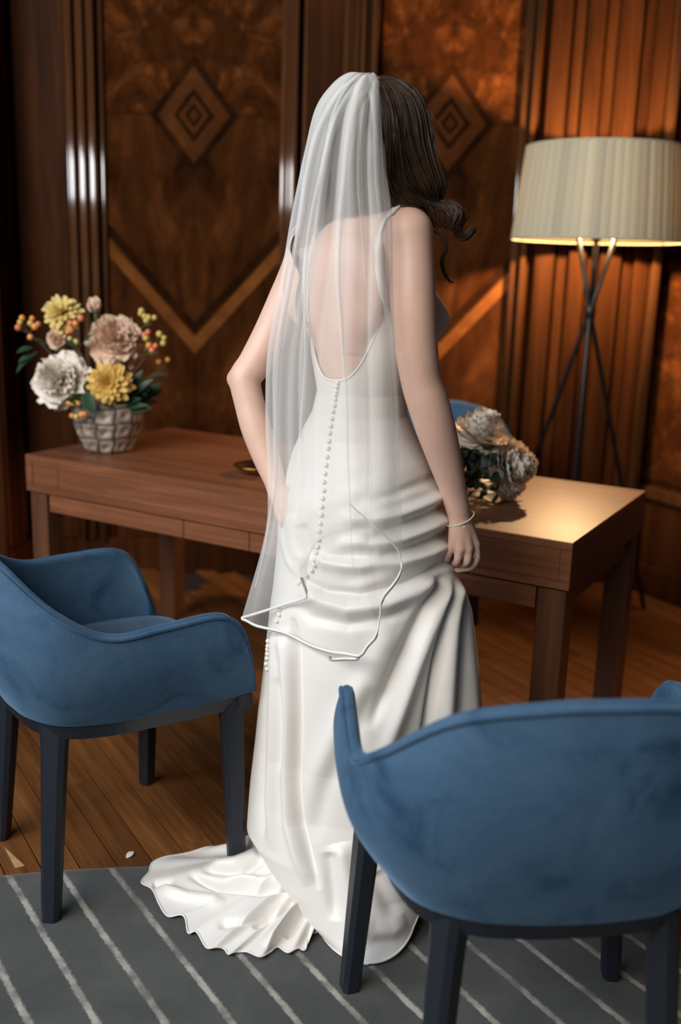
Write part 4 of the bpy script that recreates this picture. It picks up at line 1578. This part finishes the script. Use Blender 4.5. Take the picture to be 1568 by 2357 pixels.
# covered buttons down the centre back and the pulled-up part of the skirt
bt = mesh('button', *sphere_geo((0, 0, 0), 0.0052, 10, 6), M['pearl'])
for q in catmull([(778, 882), (772, 920), (762, 985), (752, 1060), (744, 1140), (735, 1220), (728, 1290)], 26):
    p = ongown(q[0], q[1], 0.0015)
    o = link('button', bt, gown)
    o.location = tuple(p - org(gown))
for q in list(catmull([(728, 1300), (716, 1318), (700, 1332), (690, 1340)], 5)) + list(catmull([(648, 1400), (640, 1430), (622, 1475), (616, 1495), (614, 1515), (613, 1540)], 11)):
    p = ongown(q[0], q[1], 0.003)
    o = link('button', bt, gown)
    o.location = tuple(p - org(gown))


def ribbon_geo(path, w, across, thick=0.0022):
    """flat band along a path; across gives the band's width direction"""
    p = np.asarray(path, float)
    V = []
    t = np.gradient(p, axis=0)
    t /= np.linalg.norm(t, axis=1)[:, None]
    for k in range(len(p)):
        a = np.asarray(across[k], float)
        a = a - t[k] * (a @ t[k])
        a /= np.linalg.norm(a)
        n = np.cross(t[k], a)
        for sa, sn in ((-1, -1), (-1, 1), (0, 1.25), (1, 1), (1, -1)):
            V.append(p[k] + a * w / 2 * sa + n * thick * sn)
    F = []
    for k in range(len(p) - 1):
        for j in range(5):
            F.append((k * 5 + j, k * 5 + (j + 1) % 5, (k + 1) * 5 + (j + 1) % 5, (k + 1) * 5 + j))
    return V, F


def strap(pxs, side):
    pts = []
    for q in pxs:
        p = onbody(*q, lift=0.003)
        if p is not None:
            pts.append(p)
    top = pts[-1]
    for f, dz in ((0.03, 0.004), (0.06, -0.012), (0.09, -0.05), (0.11, -0.09)):
        pts.append(snap(top + ft * f + np.array([0, 0, dz]), 0.003))
    pth = catmull(pts, 60)
    ac = []
    for p in pth:
        loc, nrm, i, d = bvh.find_nearest(Vector(tuple(p)))
        ac.append(np.array(nrm))
    t = np.gradient(pth, axis=0)
    ac = [np.cross(t[k], ac[k]) for k in range(len(pth))]
    V, F = ribbon_geo(pth, 0.0155, ac)
    part('strap', V, F, M['satin'], gown, room=True)


strap([(896, 748), (890, 715), (880, 670), (873, 630), (871, 590), (874, 550), (882, 520), (893, 500), (905, 490)], 1)
strap([(716, 800), (708, 740), (704, 680), (706, 630), (714, 580), (726, 545), (738, 520)], -1)

# ------------------------------------------------------------------ the train, spread on the floor towards the camera
HEM = [(585, 1938), (540, 1946), (490, 1954), (440, 1962), (395, 1973), (352, 1990), (343, 2008), (326, 2032), (350, 2052), (367, 2083), (388, 2110), (424, 2114), (434, 2148), (456, 2152), (480, 2186), (515, 2184), (528, 2201), (548, 2192), (566, 2192), (598, 2208), (620, 2194), (640, 2180), (664, 2197), (688, 2186), (704, 2184), (709, 2148), (730, 2146), (748, 2118)]
INN = [(604, 1905), (618, 1935), (634, 1958), (650, 1975), (668, 1986), (686, 1993), (702, 1999), (720, 2003), (736, 2006), (748, 2012), (754, 2026), (756, 2050), (756, 2078)]
NU, NVT = 300, 70
hem_w = catmull([Z(a, b, 0.016) for a, b in HEM], NU)
inn_w = catmull([Z(a, b, 0.085) for a, b in INN], NU)
u = np.linspace(0, 1, NU)
vt = np.linspace(0, 1, NVT)
T = inn_w[None] + (hem_w - inn_w)[None] * vt[:, None, None]
prof = 0.085 * (1 - vt) ** 2.0
rip = 0.5 + 0.5 * np.sin(2 * PI * (11.5 * u + 0.35 * np.sin(2 * PI * u * 2)))
big = 0.5 + 0.5 * np.sin(2 * PI * (4.2 * u + 0.15))
zz = 0.0165 + prof[:, None] + (0.018 * rip[None, :] ** 1.4 * (vt[:, None] ** 1.2) * (0.35 + 0.65 * np.sin(PI * np.clip(vt * 0.9 + 0.1, 0, 1)))[:, None]) + 0.026 * big[None, :] * np.sin(PI * vt[:, None]) ** 1.0
T[..., 2] = zz
# crease lines radiating from the gathered point
tpx, tpy = pixg(T)
for w, h, pts in ((8, -.020, [(745, 2008), (690, 2034), (600, 2050), (500, 2040), (430, 2010)]), (12, .016, [(740, 2000), (680, 2020), (600, 2034), (520, 2020)]),
                  (8, -.016, [(744, 2012), (680, 2070), (620, 2110), (580, 2135)]), (12, .014, [(748, 2015), (700, 2075), (650, 2130), (610, 2180)]),
                  (7, -.014, [(746, 2020), (712, 2080), (680, 2130), (655, 2160)]), (12, .012, [(600, 1960), (540, 1985), (480, 1990)]), (8, -.010, [(610, 1975), (560, 2010), (460, 2000)]),
                  (8, -.012, [(640, 2095), (560, 2118), (500, 2130)]), (12, .012, [(360, 2040), (430, 2065), (520, 2075)]), (7, -.010, [(400, 2030), (350, 2035)])):
    d, t = seg_dist(tpx, tpy, pts)
    T[..., 2] += h * np.exp(-(d / w) ** 2) * np.clip(np.minimum(t, 1 - t) / 0.15, 0, 1)
T[..., 2] = np.maximum(T[..., 2], 0.0145 + 0.002 * np.sin(40 * u)[None, :] ** 2)
# the hem itself curls
T[-1, :, 2] = np.maximum(T[-1, :, 2], 0.0150)
train = part('train', T.reshape(-1, 3), grid_faces(NVT, NU), M['satin'], gown, room=True)
tube('train_hem', T[-1], 0.0022, M['satin'], gown, 6, room=True)

# ------------------------------------------------------------------ hair
HR = np.random.default_rng(4)
cap = Field(HC - 0.16, HC + 0.16, 0.005)
cap.ellipsoid(HC - fh * 0.012 + uh * 0.006, (sh_, fh, uh), (0.083, 0.092, 0.101), 0.0)
cap.ellipsoid(HC + fh * 0.085 - uh * 0.040, (sh_, fh, uh), (0.075, 0.060, 0.085), 0.015, cut=True)
CV, CF = cap.mesh()
hair_root = part('hair', relax(CV, CF, 3), CF, M['hair'], bride, room=True)
CROWN = (868, 180, 1.985)
LOCKS = {  # guides running from the crown, (px, py, depth)
    'A': [CROWN, (915, 184, 1.965), (956, 208, 1.950), (980, 250, 1.945), (990, 300, 1.945), (1000, 350, 1.94), (1012, 395, 1.94), (1022, 432, 1.945), (1008, 458, 1.965), (1012, 478, 1.955), (1045, 480, 1.93), (1066, 500, 1.935), (1052, 528, 1.95), (1070, 547, 1.94), (1083, 535, 1.93), (1106, 515, 1.93)],
    'B': [CROWN, (905, 194, 1.945), (938, 225, 1.930), (956, 275, 1.925), (962, 325, 1.925), (975, 375, 1.925), (990, 420, 1.93), (998, 446, 1.94), (1012, 470, 1.955), (1040, 470, 1.94), (1055, 492, 1.925), (1046, 520, 1.94), (1062, 545, 1.95), (1080, 540, 1.94), (1092, 526, 1.935)],
    'C': [CROWN, (892, 198, 1.925), (915, 240, 1.905), (926, 300, 1.900), (940, 355, 1.905), (958, 400, 1.915), (975, 435, 1.92), (985, 455, 1.935), (1005, 474, 1.945), (1030, 482, 1.94), (1050, 500, 1.93), (1048, 528, 1.935), (1066, 545, 1.94), (1078, 532, 1.94)],
    'D': [CROWN, (880, 205, 1.910), (894, 255, 1.885), (900, 315, 1.880), (900, 370, 1.89), (905, 410, 1.90), (930, 440, 1.905), (958, 460, 1.91), (972, 482, 1.915), (984, 505, 1.92), (990, 525, 1.93)],
    'E': [CROWN, (870, 210, 1.900), (878, 270, 1.875), (882, 330, 1.875), (886, 390, 1.88), (892, 430, 1.89), (910, 462, 1.90), (938, 474, 1.90), (965, 480, 1.905), (985, 498, 1.925)],
    'F': [CROWN, (860, 205, 1.905), (858, 270, 1.880), (856, 340, 1.88), (858, 400, 1.885), (868, 445, 1.90), (888, 470, 1.91), (915, 480, 1.905)],
    'G': [CROWN, (842, 200, 1.915), (828, 260, 1.890), (818, 330, 1.89), (810, 390, 1.90), (800, 440, 1.92), (780, 480, 1.95), (752, 510, 1.99)],
    'H': [CROWN, (828, 198, 1.935), (800, 255, 1.920), (785, 320, 1.92), (772, 390, 1.93), (755, 450, 1.96), (735, 500, 2.01), (712, 540, 2.04)],
    'I': [CROWN, (815, 200, 1.965), (780, 255, 1.965), (764, 320, 1.97), (752, 390, 1.98), (738, 450, 2.01), (716, 510, 2.04), (696, 560, 2.055)],
    'J': [CROWN, (812, 204, 2.00), (775, 260, 2.01), (758, 330, 2.02), (745, 400, 2.03), (722, 470, 2.05), (692, 520, 2.06), (672, 560, 2.06), (688, 600, 2.055), (676, 640, 2.06)],
}
ORDER = 'ABCDEFGHIJ'


def tuft(name, guide_a, guide_b, n, r0, r1, spread, mat, seed, steps=34):
    """n strands filling the sheet between two guides"""
    rg_ = np.random.default_rng(seed)
    ga = catmull([P(*q) for q in guide_a], steps)
    gb = catmull([P(*q) for q in guide_b], steps)
    mb_ = MB()
    tt = np.linspace(0, 1, steps)
    for k in range(n):
        w = rg_.uniform(0, 1)
        w2 = np.clip(w + rg_.normal(0, 0.12) * tt, -0.1, 1.1)
        off = rg_.normal(0, 1, 3) * spread
        wv = rg_.normal(0, 1, 3) * 0.003
        p = ga * (1 - w2)[:, None] + gb * w2[:, None]
        p = p + off[None, :] * (np.sin(PI * np.clip(tt * 1.0, 0, 1)) ** 0.6 * (1 - 0.45 * tt))[:, None] + wv[None, :] * np.sin(tt * rg_.uniform(5, 14) + rg_.uniform(0, 6))[:, None] * tt[:, None]
        end = int(steps * rg_.uniform(0.86, 1.0))
        rr = r0 * rg_.uniform(0.7, 1.3) * np.interp(tt, [0, 0.08, 0.85, 1], [0.6, 1, 1.15, 0.3])
        mb_.tube(p[:end], rr[:end], 4)
    return mb_.build(name, mat, hair_root, room=True)


for k in range(len(ORDER) - 1):
    ga, gb = LOCKS[ORDER[k]], LOCKS[ORDER[k + 1]]
    if ORDER[k] == 'C':
        tuft('hair_lock', ga, gb, 45, 0.0009, 0, 0.004, M['hair'], 77, 44)
        continue
    tuft('hair_lock', ga, gb, 150 if k < 5 else 90, 0.0011, 0, 0.0045, M['hair'], 50 + k, 44)
tuft('hair_lock', LOCKS['C'][:4] + [(930, 335, 1.90), (938, 365, 1.91)], LOCKS['D'][:4] + [(902, 340, 1.885), (912, 380, 1.90)], 110, 0.0011, 0, 0.004, M['hair'], 79, 44)
tuft('hair_lock', LOCKS['A'], LOCKS['B'], 130, 0.0013, 0, 0.004, M['hair'], 80, 44)
WISP = [(985, 520, 1.94), (1002, 534, 1.935), (1020, 548, 1.93), (1026, 570, 1.93), (1016, 592, 1.935), (1016, 615, 1.94), (1030, 640, 1.945), (1058, 657, 1.95)]
tuft('hair_wisp', WISP, [(a + 5, b + 5, c) for a, b, c in WISP], 14, 0.0007, 0, 0.0015, M['hair'], 90)
WISP2 = [(988, 250, 1.93), (1000, 262, 1.925), (1006, 290, 1.925), (1000, 320, 1.93), (1004, 350, 1.935)]
tuft('hair_wisp', WISP2, [(a - 10, b + 6, c) for a, b, c in WISP2], 6, 0.0003, 0, 0.002, M['hair'], 91)
WISP3 = [(696, 520, 2.02), (676, 545, 2.0), (672, 580, 1.99), (690, 630, 1.985), (684, 690, 1.98), (690, 760, 1.975), (684, 810, 1.97)]
tuft('hair_wisp', WISP3, [(a + 12, b + 8, c) for a, b, c in WISP3], 26, 0.0008, 0, 0.003, M['hair'], 92)
# small pearl comb where the veil is pinned
cb = P(866, 178, 1.965)
mb = MB()
for k in range(9):
    mb.add(*sphere_geo(cb + np.array([0.003 * (k - 4), 0.001 * k, -0.001 * abs(k - 4)]), 0.0028, 8, 5))
mb.build('veil_comb', M['pearl'], bride, room=True)

# ------------------------------------------------------------------ the veil
VROWS = [  # photograph row by row: left, right edge and how the sheet lies in depth (left, middle, right)
    ((838, 168), (862, 168), (1.985, 1.955, 1.965)),
    ((800, 168), (872, 182), (1.985, 1.925, 1.945)),
    ((762, 196), (881, 206), (1.99, 1.885, 1.915)),
    ((726, 250), (886, 255), (2.00, 1.860, 1.890)),
    ((703, 340), (888, 345), (2.01, 1.845, 1.870)),
    ((686, 420), (893, 420), (2.02, 1.840, 1.860)),
    ((668, 510), (903, 510), (2.03, 1.835, 1.835)),
    ((645, 650), (905, 650), (2.03, 1.825, 1.825)),
    ((617, 800), (910, 800), (2.03, 1.820, 1.820)),
    ((611, 950), (919, 950), (2.02, 1.815, 1.820)),
    ((616, 1110), (923, 1110), (2.01, 1.800, 1.810)),
    ((610, 1230), (925, 1210), (2.005, 1.795, 1.805)),
]
HEM_A = [(556, 1425), (590, 1440), (650, 1456), (705, 1484), (760, 1500), (800, 1503), (828, 1508), (845, 1490), (866, 1465), (872, 1430), (882, 1380), (905, 1345), (922, 1315), (925, 1290)]
HEM_B = [(557, 1422), (600, 1409), (650, 1394), (690, 1380), (706, 1369), (696, 1340), (690, 1305), (712, 1245), (752, 1188), (790, 1153), (820, 1176), (850, 1200), (885, 1232), (912, 1262), (925, 1292)]


def veil_sheet(name, hem, push, nu, nv, cycles, amp, seed, mat, parent, squeeze=(0.0, 1.0), mid_end=1.79):
    rg_ = np.random.default_rng(seed)
    u = np.linspace(squeeze[0], squeeze[1], nu)
    hempx = catmull(hem, 400)
    hu = np.linspace(0, 1, 400)
    rows = []
    for (l, r, dep) in VROWS:
        x = l[0] + (r[0] - l[0]) * u
        y = l[1] + (r[1] - l[1]) * u
        d = (1 - u) ** 2 * dep[0] + 2 * u * (1 - u) * (2 * dep[1] - 0.5 * (dep[0] + dep[2])) + u ** 2 * dep[2]
        rows.append(np.stack([P(a, b, c + push) for a, b, c in zip(x, y, d)]))
    hx, hy = np.interp(u, hu, hempx[:, 0]), np.interp(u, hu, hempx[:, 1])
    d = (1 - u) ** 2 * 2.0 + 2 * u * (1 - u) * 1.66 + u ** 2 * 1.80
    d = np.maximum(d, mid_end)
    rows.append(np.stack([P(a, b, c + push) for a, b, c in zip(hx, hy, d)]))
    rows = np.array(rows)                                  # guide rows x nu x 3
    S = np.stack([catmull(rows[:, j], nv) for j in range(nu)], 1)
    v = np.linspace(0, 1, nv)[:, None]
    ph = rg_.uniform(0, 6, 4)
    uu = u[None, :]
    warp = uu + 0.035 * np.sin(3.1 * v + 9 * uu + ph[0]) + 0.02 * np.sin(7 * v + ph[1])
    rp = np.sin(2 * PI * cycles * warp + ph[2]) + 0.16 * np.sin(2 * PI * cycles * 2.3 * warp + ph[3]) + 0.6 * np.sin(2 * PI * cycles * 0.45 * warp + ph[1])
    A_ = amp * np.interp(v, [0, 0.12, 0.35, 0.8, 1], [0.18, 0.5, 0.8, 1.0, 0.30]) * np.minimum(1, np.minimum(uu - squeeze[0], squeeze[1] - uu) / (0.05 * (squeeze[1] - squeeze[0])) + 0.15)
    S[..., 1] += A_ * rp
    S[..., 0] += 0.35 * A_ * np.sin(2 * PI * cycles * warp + ph[2] + 1.3)
    o = part(name, S.reshape(-1, 3), grid_faces(nv, nu), mat, parent, room=True)
    at_ = o.data.attributes.new('gather', 'FLOAT', 'POINT')
    gth = np.interp(v, [0, 0.08, 0.35, 0.60, 1], [1.0, 0.9, 0.6, 0.25, 0.0]) * np.ones_like(uu)
    thin = np.exp(-((uu - 0.37 + 0.10 * v) / 0.035) ** 2) * np.interp(v, [0.08, 0.16, 0.42, 0.55], [0, 1, 1, 0]) + np.exp(-((uu - 0.31) / 0.07) ** 2) * np.interp(v, [0.38, 0.45, 0.62, 0.72], [0, .6, .6, 0])
    gth = gth * (1 - np.clip(thin, 0, 1)) - 0.30 * np.clip(thin, 0, 1)
    at_.data.foreach_set('value', gth.astype(np.float32).ravel())
    return o, S


vroot, SA = veil_sheet('veil', HEM_A, 0.0, 150, 150, 4.2, 0.012, 1, M['tulle'], bride)
# satin ribbon bound round the hem and up the right edge
path = SA[-1]
V, F = ribbon_geo(path, 0.0066, [(0, -0.35, 1.0)] * len(path), 0.0010)
part('ribbon_trim', V, F, M['ribbon'], vroot, room=True)
o, SB = veil_sheet('under_layer', HEM_B, 0.022, 120, 130, 3.4, 0.010, 2, M['tulle'], vroot, mid_end=1.80)
V, F = ribbon_geo(SB[-1, :46], 0.0056, [(0, -0.35, 1.0)] * 46, 0.0010)
part('ribbon_trim', V, F, M['ribbon'], vroot, room=True)
V, F = ribbon_geo(SB[-1, 80:], 0.0022, [(0, -0.35, 1.0)] * len(SB[-1, 80:]), 0.0006)
part('ribbon_trim', V, F, M['ribbon'], vroot, room=True)
# the returning end of the hem under its lowest point
rt_p = catmull([P(828, 1509, 1.790), (P(820, 1517, 1.796)), P(795, 1517, 1.80), P(764, 1518, 1.803), P(758, 1510, 1.80)], 24)
V, F = ribbon_geo(rt_p, 0.0068, [(0, -0.35, 1.0)] * len(rt_p), 0.0012)
part('ribbon_trim', V, F, M['ribbon'], vroot, room=True)


def pleat(pts, w0, w1, push):
    """narrow fold of doubled tulle running down the veil"""
    c = catmull(pts, 90)
    tv = np.linspace(0, 1, 90)
    V = []
    for k in range(90):
        w = np.interp(tv[k], [0, 0.3, 1], [w0, (w0 + w1) / 2, w1])
        for s_, dy_ in ((-1, 0.004), (-0.45, -0.003), (0, -0.005), (0.5, -0.002), (1, 0.005)):
            V.append(P(c[k, 0] + s_ * w, c[k, 1], c[k, 2] + dy_ + push))
    o = part('pleat', V, grid_faces(90, 5), M['tulle'], vroot, room=True)
    at_ = o.data.attributes.new('gather', 'FLOAT', 'POINT')
    at_.data.foreach_set('value', np.repeat(np.interp(tv, [0, 0.4, 1], [1, 0.6, 0.15]), 5).astype(np.float32))


pleat([(845, 172, 1.94), (828, 220, 1.87), (808, 300, 1.845), (795, 400, 1.835), (782, 520, 1.825), (778, 640, 1.815), (786, 760, 1.81), (796, 900, 1.805), (800, 1040, 1.795), (806, 1180, 1.785), (812, 1330, 1.785)], 18, 0.4, -0.006)
pleat([(842, 174, 1.94), (800, 225, 1.88), (765, 300, 1.87), (740, 400, 1.87), (715, 520, 1.875), (700, 650, 1.88), (705, 780, 1.88), (700, 900, 1.88), (690, 1010, 1.88)], 12, 3, -0.004)
pleat([(850, 172, 1.94), (862, 230, 1.87), (866, 320, 1.85), (868, 420, 1.84), (876, 500, 1.835)], 16, 3, -0.004)
pleat([(836, 172, 1.94), (782, 215, 1.92), (735, 300, 1.93), (708, 400, 1.94), (690, 520, 1.95), (664, 660, 1.96), (636, 820, 1.96), (634, 980, 1.96), (632, 1120, 1.955), (612, 1260, 1.95), (590, 1350, 1.95)], 12, 4, -0.004)
pleat([(848, 174, 1.94), (838, 240, 1.865), (830, 330, 1.845), (828, 430, 1.835), (834, 520, 1.825), (842, 640, 1.82)], 14, 3, -0.005)
